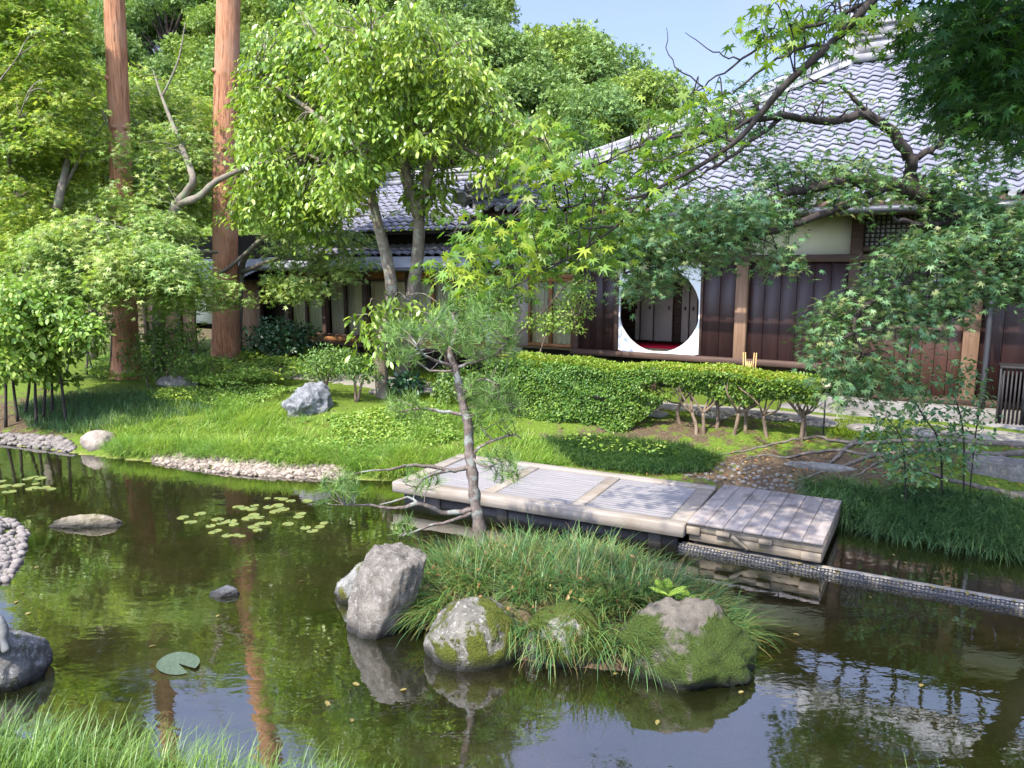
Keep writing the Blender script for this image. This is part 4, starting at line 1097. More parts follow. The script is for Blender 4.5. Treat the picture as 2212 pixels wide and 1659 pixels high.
def P3(pts): return np.array([atY(*p) for p in pts])
def limb(m, pts, r0, r1, seg=9, rough=.05, per=6, wob=0.0):
    q = smooth_path(pts, per)
    if wob: q[1:-1] += RNG.normal(0, wob, (len(q) - 2, 3))
    m.tube(q, np.linspace(1, 0, len(q)) ** .8 * (r0 - r1) + r1, seg, rough)
    return q
def mass(m, tmpl, poly, Y0, Y1, n, sep, r, leaves, size, kind='pad', **kw):
    cs = []
    for q in poly_points(poly, n, sep):
        Y = RNG.uniform(Y0, Y1); c = atY(q[0], q[1], Y); s = RNG.uniform(.7, 1.3)
        if kind == 'pad': pad(m, tmpl, c, r * s, r * s * RNG.uniform(.7, 1.1), int(leaves * s * s), size, lean=(RNG.normal(0, .12), RNG.normal(-.05, .14)), **kw)
        else: blob(m, tmpl, c, (r * s, r * s, r * s * .72), int(leaves * s * s), size, **kw)
        cs.append(c)
    return np.array(cs)
def sampled(limbs): return [smooth_path(l, 5) for l in limbs]

# ------------------------------------------------------------------ hill trees
def hill_proto(name, mat, seed, slim=1.0):
    t = thing(name, None, None)
    m = MB(); mt = MB()
    H = 10.0
    mt.tube(smooth_path([(0, 0, -1), (.1, .05, 2), (-.1, .1, 5), (.1, 0, 8)], 4), np.linspace(.28, .07, 13), 7, .1)
    for i in range(34):
        f = RNG.uniform(0, 1); z = 1.8 + 7.4 * f; R = 3.7 * slim * math.sqrt(max(.05, 1 - ((f - .38) / .68) ** 2))
        a = RNG.uniform(0, 2 * PI); rr = R * RNG.uniform(.45, .95)
        c = np.array([math.cos(a) * rr, math.sin(a) * rr, z])
        r = RNG.uniform(.85, 1.45)
        blob(m, SPRAY, c, (r, r, r * .7), int(430 * r * r), .165, shell=.35, up=.45, bottom=-.6, jit=.7)
        b = np.array([0, 0, z * .62]); mt.tube(smooth_path([b, (b + c) / 2 + np.array([0, 0, .3]), c], 3), np.linspace(.09, .02, 7), 5, 0, False)
    m.build('crown', mat, t, local=True); mt.build('trunk', B_DARK, t, local=True)
    return t
hp = [hill_proto('hill_tree', M_HILL, 1), hill_proto('hill_tree', M_HILLY, 2), hill_proto('hill_tree', M_HILL, 3, .8)]
hp_lab = ['rounded mid-green tree on the wooded hill', 'pale green tree among darker ones on the wooded hill', 'slender mid-green tree on the wooded hill']
hp_used = [False] * 3
def put_hill(i, x, y, s, label=None, sz=None):
    o = hp[i] if not hp_used[i] else dup(hp[i])
    hp_used[i] = True
    o.location = (x, y, gh(x, y) - .4); o.rotation_euler = (0, 0, RNG.uniform(0, 6.28)); o.scale = (s, s, sz or s)
    tag(o, label or hp_lab[i], 'tree', 'trees on the wooded hill')
for (px, py, Y, i, lab) in ((1112, 78, 40, 0, 'tall tree on the hill where the sky begins, darkest of the skyline'), (1205, 48, 44, 1, 'tallest pale tree on the hill skyline left of the hall roof'), (1300, 70, 42, 0, 'full rounded tree on the hill skyline behind the hall roof'),
                          (1392, 165, 38, 1, 'lowest skyline tree where the hill meets the hall roof'), (1160, 190, 34, 2, None), (1260, 190, 33, 0, None), (1030, 40, 38, 0, None), (1345, 230, 33, 1, None), (1090, 250, 30, 1, None), (1430, 260, 34, 0, None)):
    p = atY(px, py, Y); h = p[2] - gh(p[0], p[1]) + .4; put_hill(i, p[0], p[1], min(1.25, h / 9.6), lab, h / 9.7)
for Y, st in ((48, 6.6), (57, 7), (27, 5.2), (32, 5.6), (38, 6.0), (45, 6.6), (53, 7.4), (62, 8.5), (76, 10), (92, 12)):
    xs = np.arange(-.86 * Y - 2, -.045 * Y, st)
    for x in xs:
        xx = x + RNG.uniform(-1.5, 1.5); yy = Y + RNG.uniform(-2, 2)
        if (xx - P0[0]) * NX[0] + (yy - P0[1]) * NX[1] < 8.5: continue
        put_hill(int(RNG.choice([0, 1, 1, 2])), xx, yy, RNG.uniform(.85, 1.2) * (1 + max(0, Y - 40) * .008))

# ------------------------------------------------------------------ tall cedars
def cedar(label, px_path, radii, Y, top, crown_r):
    b = P3([(x, y, Y) for x, y in px_path])
    base = np.array([b[0][0], b[0][1], gh(b[0][0], b[0][1])])
    b[0][2] = base[2] - .15
    t = thing('red_barked_cedar', label, 'tree', base)
    up = b[-1] + (b[-1] - b[-2]) / np.linalg.norm(b[-1] - b[-2]) * (top - b[-1][2])
    mid = (b[-1] + up) / 2
    pts = np.vstack([b, mid, up]); q = smooth_path(pts, 10)
    rad = np.interp(np.linspace(0, 1, len(q)), np.linspace(0, 1, len(pts)), list(radii) + [radii[-1] * .75, .06])
    m = MB(); a0 = RNG.uniform(0, 6)
    seg = 28; n = len(q)
    m.tube(q, rad, seg, .035)
    v = m.v[0].reshape(n, seg, 3)   # buttressed foot
    fl = np.exp(-np.arange(n) / 2.2)[:, None] * (.22 + .2 * np.sin(np.arange(seg) * 2 * PI / seg * 5 + a0))[None]
    m.v[0] = (q[:, None] + (v - q[:, None]) * (1 + fl)[..., None]).reshape(-1, 3)
    for _ in range(3):
        i = int(n * RNG.uniform(.42, .6)); a = RNG.uniform(-2.6, -.5); d = np.array([math.cos(a), math.sin(a), .1])
        m.tube([q[i] + d * rad[i] * .7, q[i] + d * (rad[i] + .02), q[i] + d * (rad[i] + .07) + np.array([0, 0, .01])], [.075, .055, .02], 7, .3)
    for _ in range(170):   # loose strips of bark
        i = int(n * RNG.uniform(.01, .72)); a = RNG.uniform(0, 2 * PI); ln = RNG.uniform(.25, .9); w_ = RNG.uniform(.012, .035)
        zz_ = np.linspace(0, 1, 5); ii = np.clip(i + zz_ * ln / max(.05, (q[-1][2] - q[0][2]) / n), 0, n - 2)
        cx = np.column_stack([np.interp(ii, np.arange(n), q[:, j]) for j in range(3)]); rr_ = np.interp(ii, np.arange(n), rad) * 1.02 + np.array([.012, .008, .006, .008, .016]) * RNG.uniform(.3, 1.6)
        if i < 6: rr_ = rr_ * (1 + .3 * np.exp(-i / 2.2))
        rows = []
        for dw in (-1, 1):
            aa = a + dw * w_ / rr_.mean() * .5
            rows.append(cx + np.column_stack([np.cos(aa) * rr_, np.sin(aa) * rr_, np.zeros(5)]))
        v_ = np.concatenate(rows); m.add(v_, [(j, j + 1, 6 + j, 5 + j) for j in range(4)])
    m.build('trunk', B_CEDAR, t, smooth=True)
    m = MB(); 
    for i in range(26):
        f = i / 25; z = top - 5.5 + 6 * f; R = crown_r * (1.05 - f * .85); a = RNG.uniform(0, 6.28)
        c = np.array([up[0] + math.cos(a) * R * .6, up[1] + math.sin(a) * R * .6, z]); blob(m, SPRAY, c, (R * .5 + .3, R * .5 + .3, .5), 260, .2)
    m.build('crown', M_HILL, t)
cedar('thick red-barked cedar trunk, the nearer and thicker of the two', [(490, 812), (488, 700), (487, 560), (486, 300), (494, 0)], (.36, .315, .29, .28, .26), 18.8, 25.5, 2.4)
cedar('red-barked cedar trunk partly hidden by maple foliage', [(276, 828), (271, 700), (267, 560), (258, 280), (247, 0)], (.31, .255, .235, .215, .205), 17.1, 24, 2.2)

# ------------------------------------------------------------------ the broad-leaved tree in the middle
base = on_ground(842, 866, .58)
t = thing('broadleaf_tree', 'bright broad-leaved tree with two bare stems in mid garden', 'tree', base)
A = P3([(830, 874, 14.7), (823, 770, 14.75), (846, 650, 14.8), (836, 560, 14.8), (815, 480, 14.7), (800, 405, 14.6), (788, 330, 14.4)])
B = P3([(862, 860, 15.2), (874, 765, 15.2), (889, 650, 15.1), (903, 545, 15.0), (905, 465, 14.9)])
Bl = P3([(905, 465, 14.9), (884, 405, 14.8), (868, 330, 14.7), (872, 270, 14.6), (840, 170, 14.4), (800, 90, 14.2)])
Br = P3([(905, 465, 14.9), (922, 390, 14.7), (941, 310, 14.4), (932, 240, 14.2), (960, 150, 14.0)])
lims = [A, B, Bl, Br]
m = MB()
limb(m, A, .14, .068, 12); limb(m, B, .15, .105, 12); limb(m, Bl, .13, .04, 10); limb(m, Br, .11, .035, 10)
for pth, r in (([(788, 330, 14.4), (700, 260, 15.0), (600, 190, 15.8), (540, 150, 16.2)], .06), ([(800, 405, 14.6), (740, 370, 15.0), (650, 330, 15.6), (570, 330, 16.2)], .05), ([(788, 330, 14.4), (740, 200, 14.6), (700, 110, 14.8)], .055),
               ([(941, 310, 14.4), (1000, 320, 14.0), (1060, 350, 13.7), (1075, 375, 13.6), (1068, 420, 13.6)], .04), ([(932, 240, 14.2), (1010, 230, 13.8), (1090, 260, 13.5), (1160, 300, 13.3)], .045), ([(868, 330, 14.7), (780, 300, 15.2), (660, 240, 15.6)], .05), ([(932, 240, 14.2), (980, 180, 15), (1020, 140, 15.4)], .04)):
    q = P3(pth); limb(m, q, r, .015, 7); lims.append(q)
mc = MB()
crown = [(530, 300), (535, 170), (570, 70), (640, 25), (770, 5), (900, 25), (985, 85), (1040, 150), (1090, 225), (1160, 265), (1205, 320), (1150, 345), (1060, 330), (1020, 300), (960, 290), (880, 300), (820, 330), (770, 400), (690, 470), (610, 430), (540, 440), (530, 500), (520, 470), (540, 380), (520, 290)]
UMB = dict(droop=.7, thick=.07, hang=.75, jit=.4, var=.45)
crown_l = [(530, 300), (535, 170), (570, 70), (640, 25), (730, 8), (740, 440), (690, 480), (610, 430), (540, 440), (525, 480), (520, 470), (540, 380), (520, 290)]
crown_r = [(710, 10), (770, 5), (900, 25), (985, 85), (1040, 150), (1090, 225), (1160, 265), (1205, 320), (1150, 345), (1060, 330), (1020, 300), (960, 290), (880, 300), (820, 330), (770, 400), (710, 440)]
cs = np.vstack([mass(mc, LONG, crown_l, 15.0, 17.6, 250, 20, .38, 62, .125, 'pad', **UMB), mass(mc, LONG, crown_r, 12.9, 16.3, 330, 22, .35, 62, .115, 'pad', **UMB)])
edge_ = [(530, 290), (520, 200), (535, 120), (570, 60), (640, 20), (720, 0), (800, -8), (890, 10), (960, 45), (1010, 90), (1050, 140), (1095, 215), (1165, 255), (1215, 315), (1150, 350), (1080, 350), (520, 400), (500, 470), (560, 450), (610, 470), (690, 500), (640, 440), (760, 430), (790, 380)]
ce = []
for ex, ey in edge_:
    for _ in range(3):
        c = atY(ex + RNG.normal(0, 16), ey + RNG.normal(0, 14), RNG.uniform(13.2, 16) + (1.6 if ex < 720 else 0)); pad(mc, LONG, c, .26, .24, 26, .125, lean=(RNG.normal(0, .3), RNG.normal(0, .3)), **UMB); ce.append(c)
cs = np.vstack([cs, ce])
c2 = mass(mc, LONG, [(620, 400), (760, 390), (750, 460), (690, 520), (640, 480)], 14.8, 16.4, 12, 28, .3, 38, .125, 'pad', **UMB)
c3 = mass(mc, LONG, [(890, 330), (960, 310), (965, 400), (930, 480), (890, 440)], 14.6, 15.6, 20, 22, .3, 32, .15, 'pad', **UMB)
c4 = mass(mc, LONG, [(755, 670), (830, 640), (960, 650), (950, 700), (870, 700), (830, 770), (790, 730)], 13.4, 14.6, 24, 24, .26, 20, .15, 'pad', **UMB)
c5 = mass(mc, LONG, [(1030, 330), (1080, 340), (1085, 400), (1040, 410)], 13.4, 13.9, 9, 20, .22, 22, .14, 'pad', **UMB)
twigs(m, sampled(lims), np.concatenate([cs, c2, c3, c4, c5]), .018)
m.build('trunk', B_BROAD, t, smooth=True); mc.build('crown', M_BROAD, t)

# ------------------------------------------------------------------ garden maples on the left
def maple(name, label, base_px, guess, trunk_paths, masses, bark=B_MAPLE, leafm=M_SUNMAPLE, twig=.014, tmpl=STAR5):
    b = trunk_paths[0][0][0]
    q0 = atY(*b); base = (q0[0], q0[1], gh(q0[0], q0[1]))
    t = thing(name, label, 'tree', base)
    m = MB(); lims = []
    for pth, r0, r1 in trunk_paths:
        q = P3(pth)
        lims.append(q); limb(m, q, r0, r1, 10, .06)
    mc = MB(); cs = []
    for kw in masses:
        c = mass(mc, tmpl, **kw)
        if len(c): cs.append(c)
    twigs(m, sampled(lims), np.concatenate(cs), twig, far=.9)
    m.build('trunk', bark, t, smooth=True); mc.build('crown', leafm, t)
    return t
maple('maple_tree', 'pale-leaved maple with a forked grey trunk between the two cedars', None, .6,
      [([(345, 800, 16.4), (342, 700, 16.3), (350, 600, 16.3), (372, 480, 16.2), (384, 440, 16.1)], .14, .12), ([(384, 440, 16.1), (408, 410, 15.9), (416, 380, 15.8), (385, 300, 16.4), (350, 210, 17), (330, 150, 17.4)], .10, .006), ([(384, 440, 16.1), (430, 425, 15.8), (470, 390, 15.6), (540, 360, 15.4), (600, 345, 15.2)], .09, .02),
       ([(350, 210, 17), (385, 130, 17.2), (400, 50, 17.4)], .025, .008), ([(350, 600, 16.3), (410, 548, 17.5), (470, 545, 17.9)], .07, .03), ([(342, 640, 16.3), (250, 560, 15.6), (150, 530, 15.2), (80, 520, 15)], .07, .02), ([(372, 480, 16.2), (300, 500, 15.4), (220, 480, 15)], .05, .015)],
      [dict(poly=[(50, 520), (150, 470), (260, 480), (230, 535), (80, 560)], Y0=14.2, Y1=15.4, n=34, sep=22, r=.44, leaves=120, size=.085, droop=.6),
       dict(poly=[(190, 565), (320, 510), (400, 535), (400, 600), (270, 610)], Y0=13.6, Y1=14.8, n=36, sep=22, r=.42, leaves=125, size=.085, droop=.6),
       dict(poly=[(40, 600), (150, 570), (230, 630), (150, 655), (50, 645)], Y0=14.0, Y1=15.2, n=22, sep=22, r=.38, leaves=110, size=.085, droop=.6),
       dict(poly=[(280, 470), (380, 455), (420, 500), (350, 515)], Y0=15.0, Y1=16.2, n=16, sep=22, r=.38, leaves=100, size=.085, droop=.5),
       dict(poly=[(130, 430), (250, 400), (330, 430), (290, 465), (160, 460)], Y0=15.6, Y1=16.8, n=16, sep=24, r=.4, leaves=90, size=.085, droop=.5),
       dict(poly=[(310, 620), (420, 605), (430, 650), (340, 665)], Y0=14.2, Y1=15.6, n=12, sep=22, r=.32, leaves=90, size=.085, droop=.7),
       dict(poly=[(240, 330), (340, 250), (430, 290), (440, 400), (330, 420)], Y0=16.0, Y1=17.0, n=22, sep=28, r=.36, leaves=70, size=.08),
       dict(poly=[(260, 210), (350, 170), (400, 230), (405, 330), (405, 380), (400, 440), (380, 400), (260, 440)], Y0=17.6, Y1=20.2, n=84, sep=24, r=.42, leaves=120, size=.085),
       dict(poly=[(440, 590), (520, 610), (550, 640), (520, 660), (440, 660)], Y0=15.0, Y1=16.5, n=6, sep=26, r=.35, leaves=120, size=.085)])
maple('maple_tree', 'maple spreading between the thick cedar and the two-stemmed tree before the wing roof', None, .6,
      [([(510, 780, 19.2), (515, 690, 19.2), (520, 590, 19.0), (540, 540, 18.6), (600, 490, 18.2)], .12, .03), ([(520, 590, 19.0), (600, 560, 18.2), (690, 560, 17.6), (760, 540, 17.4)], .06, .015), ([(540, 540, 18.6), (470, 590, 18.4), (420, 548, 17.8)], .05, .02)],
      [dict(poly=[(575, 470), (620, 440), (760, 470), (800, 550), (740, 590), (650, 580), (640, 640), (600, 600), (575, 560)], Y0=16.6, Y1=18.4, n=26, sep=30, r=.42, leaves=130, size=.085),
       dict(poly=[(580, 600), (690, 610), (680, 640), (600, 650)], Y0=16.6, Y1=17.4, n=6, sep=28, r=.42, leaves=150, size=.085)])
maple('maple_tree', 'yellow-green maple with a pale leaning trunk at the far left', None, .6,
      [([(95, 790, 16.4), (85, 700, 16.4), (78, 640, 16.4), (95, 580, 16.2), (110, 520, 16.1), (130, 420, 15.8), (150, 330, 16.6)], .17, .05), ([(78, 640, 16.4), (30, 590, 16.0), (-20, 550, 16.8), (-90, 480, 16.4)], .10, .03), ([(110, 520, 16.1), (40, 430, 16.4), (20, 330, 15.8), (60, 200, 15.2)], .06, .006), ([(-40, 430, 16.0), (40, 425, 15.8), (80, 395, 15.7)], .035, .005), ([(20, 330, 15.8), (-20, 220, 15.2), (40, 120, 15.0)], .04, .005), ([(130, 420, 15.8), (180, 330, 16.6), (230, 260, 16.2)], .04, .005)],
      [dict(poly=[(-60, 0), (150, 0), (190, 150), (190, 310), (160, 420), (0, 450), (-60, 300)], Y0=15.4, Y1=17.6, n=140, sep=26, r=.46, leaves=150, size=.085),
       dict(poly=[(-60, 430), (140, 430), (170, 540), (60, 580), (-60, 560)], Y0=15.4, Y1=17, n=40, sep=26, r=.42, leaves=130, size=.085),
       dict(poly=[(-80, -100), (150, -80), (150, 10), (-80, 20)], Y0=15.4, Y1=17.6, n=24, sep=40, r=.6, leaves=200, size=.09)], leafm=M_YELMAPLE)
maple('maple_tree', 'loose yellow-green maple filling the gap behind the left cedar', None, .6,
      [([(200, 780, 20.5), (205, 600, 20.4), (230, 450, 20.2), (260, 300, 19.8), (300, 200, 19.6)], .14, .03), ([(230, 450, 20.2), (120, 400, 19.8), (20, 380, 19.6)], .06, .02), ([(230, 450, 20.2), (360, 380, 19.8), (440, 330, 19.8)], .06, .02), ([(230, 450, 20.2), (200, 280, 19.6), (150, 180, 19.6)], .05, .02)],
      [dict(poly=[(-20, 340), (250, 260), (470, 250), (480, 440), (250, 500), (-20, 520)], Y0=18.6, Y1=22, n=66, sep=34, r=.85, leaves=330, size=.1),
       dict(poly=[(150, 130), (260, 150), (470, 230), (440, 330), (250, 330)], Y0=19, Y1=22.5, n=34, sep=34, r=.85, leaves=320, size=.1)], leafm=M_YELMAPLE)

# ------------------------------------------------------------------ shrubs
def shrub(name, label, stems, masses, leafm, stem_mat=B_TWIG, tmpl=OVAL, cat='shrub', kind='blob', twig=.008, **kw):
    q0 = atY(*stems[0][0][0]); t = thing(name, label, cat, (q0[0], q0[1], gh(q0[0], q0[1])))
    m = MB(); lims = []
    for pth, r0, r1 in stems:
        q = P3(pth); q[0][2] = min(q[0][2], gh(q[0][0], q[0][1]) - .02) if len(pth[0]) == 3 else q[0][2]
        lims.append(q); limb(m, q, r0, r1, 7, .08, 5)
    mc = MB(); cs = []
    for d in masses:
        d = dict(d); d.setdefault('kind', kind); d.update(kw); cs.append(mass(mc, tmpl, **d))
    twigs(m, sampled(lims), np.concatenate(cs), twig, sag=.02)
    m.build('stems', stem_mat, t, smooth=True); mc.build('foliage', leafm, t)
    return t
shrub('bush', 'light green bush on a thicket of dark stems at the left bank', [([(x, 875 + (x % 17), 14.2 + (i % 3) * .25), (x + RNG.uniform(-12, 12), 810, 14.2 + (i % 3) * .25), (x + RNG.uniform(-25, 25), 730, 14.0)], .03, .012) for i, x in enumerate((8, 35, 52, 75, 90, 112, 140, -20))],
      [dict(poly=[(-30, 650), (50, 630), (120, 655), (190, 710), (185, 750), (90, 755), (40, 790), (-30, 800)], Y0=13.3, Y1=14.8, n=52, sep=26, r=.36, leaves=170, size=.1),
       dict(poly=[(60, 750), (150, 760), (170, 830), (120, 840), (70, 800), (-20, 820), (-20, 770)], Y0=13.5, Y1=14.6, n=16, sep=24, r=.24, leaves=55, size=.13)], M_LIGHTSHRUB, B_DARK, up=.8, hang=.5)
shrub('bush', 'loose dark azalea in front of the grey maple trunk', [([(352, 838, 15.9), (362, 790, 15.9), (330, 730, 15.8)], .035, .012), ([(352, 838, 15.9), (372, 780, 15.8), (410, 735, 15.7)], .03, .01), ([(320, 830, 15.9), (310, 780, 15.8)], .02, .01)],
      [dict(poly=[(280, 745), (330, 705), (410, 715), (440, 745), (390, 790), (340, 815), (290, 800)], Y0=15.2, Y1=16.4, n=26, sep=22, r=.26, leaves=95, size=.065)], M_SHRUB, up=.7)
shrub('bush', 'twiggy pale-leaved shrub by the dark boards of the left wing', [([(185, 790, 17.6), (195, 700, 17.4), (215, 620, 17.2), (260, 590, 17)], .03, .012), ([(235, 780, 17.7), (245, 690, 17.5), (258, 640, 17.3)], .025, .01), ([(130, 690, 17.4), (180, 640, 17.2), (240, 590, 17)], .025, .01), ([(195, 700, 17.4), (150, 640, 17), (110, 610, 16.8)], .02, .01)],
      [dict(poly=[(90, 580), (240, 570), (250, 640), (180, 620), (100, 650)], Y0=16.4, Y1=17.6, n=20, sep=26, r=.28, leaves=70, size=.08), dict(poly=[(170, 700), (250, 680), (260, 720), (180, 740)], Y0=16.4, Y1=17.4, n=10, sep=24, r=.26, leaves=80, size=.075)], M_SHRUB, B_MAPLE, up=.8)
shrub('bush', 'dark glossy shrub under the curtained doors of the wing', [([(615, 772, 18.9), (612, 745, 18.9), (590, 720, 18.8)], .03, .012), ([(615, 772, 18.9), (640, 735, 18.8)], .025, .01)],
      [dict(poly=[(540, 725), (590, 702), (680, 720), (672, 748), (600, 755), (545, 750)], Y0=18.3, Y1=19.2, n=20, sep=20, r=.3, leaves=100, size=.09)], M_DARKSHRUB, up=.8)
shrub('bush', 'small open azalea behind the blue-grey rock', [([(700, 842, 14.7), (698, 815, 14.7), (675, 790, 14.6)], .035, .012), ([(700, 842, 14.7), (712, 805, 14.7), (735, 780, 14.6)], .03, .012)],
      [dict(poly=[(655, 785), (700, 762), (765, 768), (752, 798), (690, 818), (660, 805)], Y0=14.1, Y1=15, n=22, sep=18, r=.22, leaves=95, size=.055)], M_SHRUB, up=.8)
shrub('bush', 'small open azalea against the two-stemmed tree', [([(768, 858, 14.2), (766, 825, 14.2), (752, 800, 14.2)], .03, .012), ([(772, 858, 14.2), (784, 818, 14.2), (795, 795, 14.2)], .03, .012)],
      [dict(poly=[(740, 775), (800, 775), (812, 815), (770, 815), (745, 805)], Y0=13.8, Y1=14.5, n=14, sep=18, r=.19, leaves=80, size=.055)], M_SHRUB, up=.8)
shrub('bush', 'small dark tufted shrub right of the two stems', [([(876, 850, 14.6), (876, 835, 14.6), (878, 822, 14.6)], .02, .01)], [dict(poly=[(860, 815), (895, 812), (900, 842), (862, 845)], Y0=14.4, Y1=14.9, n=8, sep=14, r=.16, leaves=60, size=.11)], M_DARKSHRUB, up=.6)
shrub('bush', 'low dark shrub between the pine and the hedge', [([(985, 860, 14.2), (985, 840, 14.2), (990, 825, 14.2)], .02, .01)], [dict(poly=[(940, 810), (1040, 800), (1050, 850), (960, 860)], Y0=13.6, Y1=14.8, n=16, sep=18, r=.24, leaves=90, size=.07)], M_SHRUB, up=.6)
shrub('bush', 'fresh yellow-green shrub reaching out before the dark wall', [([(1100, 800, 15.0), (1105, 740, 14.9), (1140, 705, 14.8), (1185, 660, 14.6), (1225, 610, 14.4)], .03, .01), ([(1105, 740, 14.9), (1070, 690, 14.8), (1040, 640, 14.8)], .025, .01), ([(1140, 705, 14.8), (1190, 700, 14.6), (1250, 680, 14.4)], .018, .008)],
      [dict(poly=[(990, 645), (1070, 610), (1130, 640), (1110, 700), (1040, 720)], Y0=14.3, Y1=15.2, n=34, sep=18, r=.22, leaves=80, size=.06), dict(poly=[(1130, 700), (1200, 670), (1225, 610), (1270, 610), (1280, 650), (1250, 715), (1170, 715)], Y0=14.1, Y1=14.9, n=36, sep=15, r=.17, leaves=50, size=.055)], M_LIGHTSHRUB, up=.8)
sap = shrub('sapling', 'thin young sapling with wispy leaves above the right sedge', [([(2042, 1015, 9.3), (2030, 960, 9.3), (1995, 900, 9.2), (1968, 850, 9.1)], .014, .006), ([(2088, 1010, 9.3), (2082, 950, 9.3), (2070, 880, 9.2), (2050, 825, 9.1)], .012, .005), ([(2100, 1010, 9.4), (2110, 920, 9.3), (2130, 850, 9.2)], .01, .005), ([(1965, 1020, 9.2), (1950, 960, 9.2), (1915, 900, 9.1)], .01, .005)],
      [dict(poly=[(1880, 890), (1960, 860), (2110, 830), (2150, 900), (2090, 1000), (1960, 1040), (1870, 970)], Y0=8.8, Y1=9.6, n=52, sep=24, r=.16, leaves=26, size=.07), dict(poly=[(2020, 780), (2110, 770), (2130, 840), (2050, 840)], Y0=8.8, Y1=9.4, n=8, sep=20, r=.14, leaves=22, size=.07)], M_BLUEMAPLE, B_DARK, cat='tree', kind='pad', twig=.004)

# ------------------------------------------------------------------ clipped hedge on thin stems
HA, HB = np.array([-.14, 14.2]), np.array([4.66, 11.64]); HD = nrm(HB - HA); HN = np.array([HD[1], -HD[0]]) * 1.0; HLn = float(np.linalg.norm(HB - HA))
hedge = thing('clipped_hedge', 'flat-topped clipped hedge, bare-stemmed at its right end', 'hedge', (*((HA + HB) / 2), gh(*((HA + HB) / 2))))
def hz(s): return 1.54 + .03 * np.sin(s * 2.1) + .02 * np.sin(s * 5)
def hb(s): return .46 + .64 * sstep(2.3, 3.5, s) + .08 * np.sin(s * 4)
def hpt(s, w, z): return np.column_stack([HA[0] + HD[0] * s + HN[0] * w, HA[1] + HD[1] * s + HN[1] * w, z])
m = MB(); N = 15000
s = RNG.uniform(-.1, HLn + .1, N); w = RNG.uniform(-.5, .5, N); z = hz(s) - .1 * (np.abs(w) / .5) ** 4 - np.abs(RNG.normal(0, .025, N)) - .12 * sstep(HLn - .5, HLn + .1, s)
nv = np.column_stack([RNG.normal(0, .35, N), RNG.normal(0, .35, N), np.ones(N)]); d = RNG.normal(0, 1, (N, 3)) * [1, 1, .3] + [0, 0, .25]
scatter(m, OVAL, hpt(s, w, z), d, nv, RNG.uniform(.035, .06, N))
m.build('top_growth', M_HEDGETOP, hedge)
m = MB(); N = 42000
s = RNG.uniform(-.1, HLn + .05, N); zz = RNG.uniform(0, 1, N) ** .9; zl = hb(s); z = zl + (hz(s) - .05 - zl) * zz
lay_ = .5 + (.17 * (1 - zz) + .02) * sstep(3.6, 2.2, s) + .035 * np.sin(z * 13 + np.sin(s * 5) * 2) * np.sin(s * 9 + z * 4) + .05 * np.sin(s * 4.3 + 2 * np.sin(z * 6)) * np.sin(z * 5 + s)
w = lay_ * (1 - .25 * (1 - zz) ** 3 * sstep(2.4, 3.4, s)) - np.abs(RNG.normal(0, .07, N))
keep = (np.sin(s * 3.3 + 1) * np.sin(z * 9 + s) > -.45 - .6 * sstep(3.2, 1.5, s)) | (zz > .7)
keep &= RNG.uniform(0, 1, N) < 1 - .55 * sstep(2.0, 3.4, s) * (zz < .6)
side = RNG.uniform(0, 1, N) < .2; w = np.where(side, -w * .98, w)
P = hpt(s, w, z)[keep]; Nk = len(P); sg = np.where(side, -1, 1)[keep][:, None]
nv = np.column_stack([HN[0] * np.ones(Nk), HN[1] * np.ones(Nk), np.zeros(Nk)]) * sg * .7 + np.array([0, 0, .6]) + RNG.normal(0, .45, (Nk, 3))
d = np.column_stack([HN[0] * np.ones(Nk), HN[1] * np.ones(Nk), np.zeros(Nk)]) * sg * .6 + RNG.normal(0, .7, (Nk, 3)) + np.array([0, 0, -.25])
scatter(m, OVAL, P, d, nv, RNG.uniform(.035, .065, Nk))
N = 5000; s = RNG.uniform(0, 2.8, N); w = RNG.uniform(-.4, .4, N); z = RNG.uniform(.7, 1.4, N)
scatter(m, OVAL, hpt(s, w, z), RNG.normal(0, 1, (N, 3)), RNG.normal(0, 1, (N, 3)), RNG.uniform(.04, .06, N))
N = 2600; z = RNG.uniform(.75, 1.42, N); w = RNG.uniform(-.45, .45, N); s = np.full(N, -.08) + RNG.normal(0, .05, N)
scatter(m, OVAL, hpt(s, w, z), RNG.normal(0, 1, (N, 3)) - [.5, 0, .2], RNG.normal(0, .6, (N, 3)) + [-.7, -.2, .6], RNG.uniform(.035, .06, N))
m.build('side_growth', M_HEDGE, hedge)
for px, py in ((1505, 940), (1520, 938), (1585, 938), (1548, 925), (1657, 945), (1730, 950), (1738, 945), (1610, 930), (1470, 915)):
    g = on_ground(px, py, .5); m = MB(); top = 1.33
    g[2] -= .04
    mid = g + np.array([RNG.normal(0, .05), RNG.normal(0, .05), .38])
    limb(m, [g, (g + mid) / 2 + RNG.normal(0, .02, 3), mid], .034, .026, 8, .1)
    for kk in range(4):
        a = RNG.uniform(0, 6.28); e = mid + np.array([math.cos(a) * RNG.uniform(.2, .45), math.sin(a) * .22, top - mid[2] - RNG.uniform(0, .15)])
        q = limb(m, [mid, (mid + e) / 2 + RNG.normal(0, .06, 3), e], .02, .007, 6, .1)
        for _ in range(2):
            b = q[int(len(q) * RNG.uniform(.4, .8))]; limb(m, [b, b + np.array([RNG.normal(0, .15), RNG.normal(0, .1), .18])], .008, .003, 5)
    m.build('stem', B_TWIG, hedge, smooth=True)

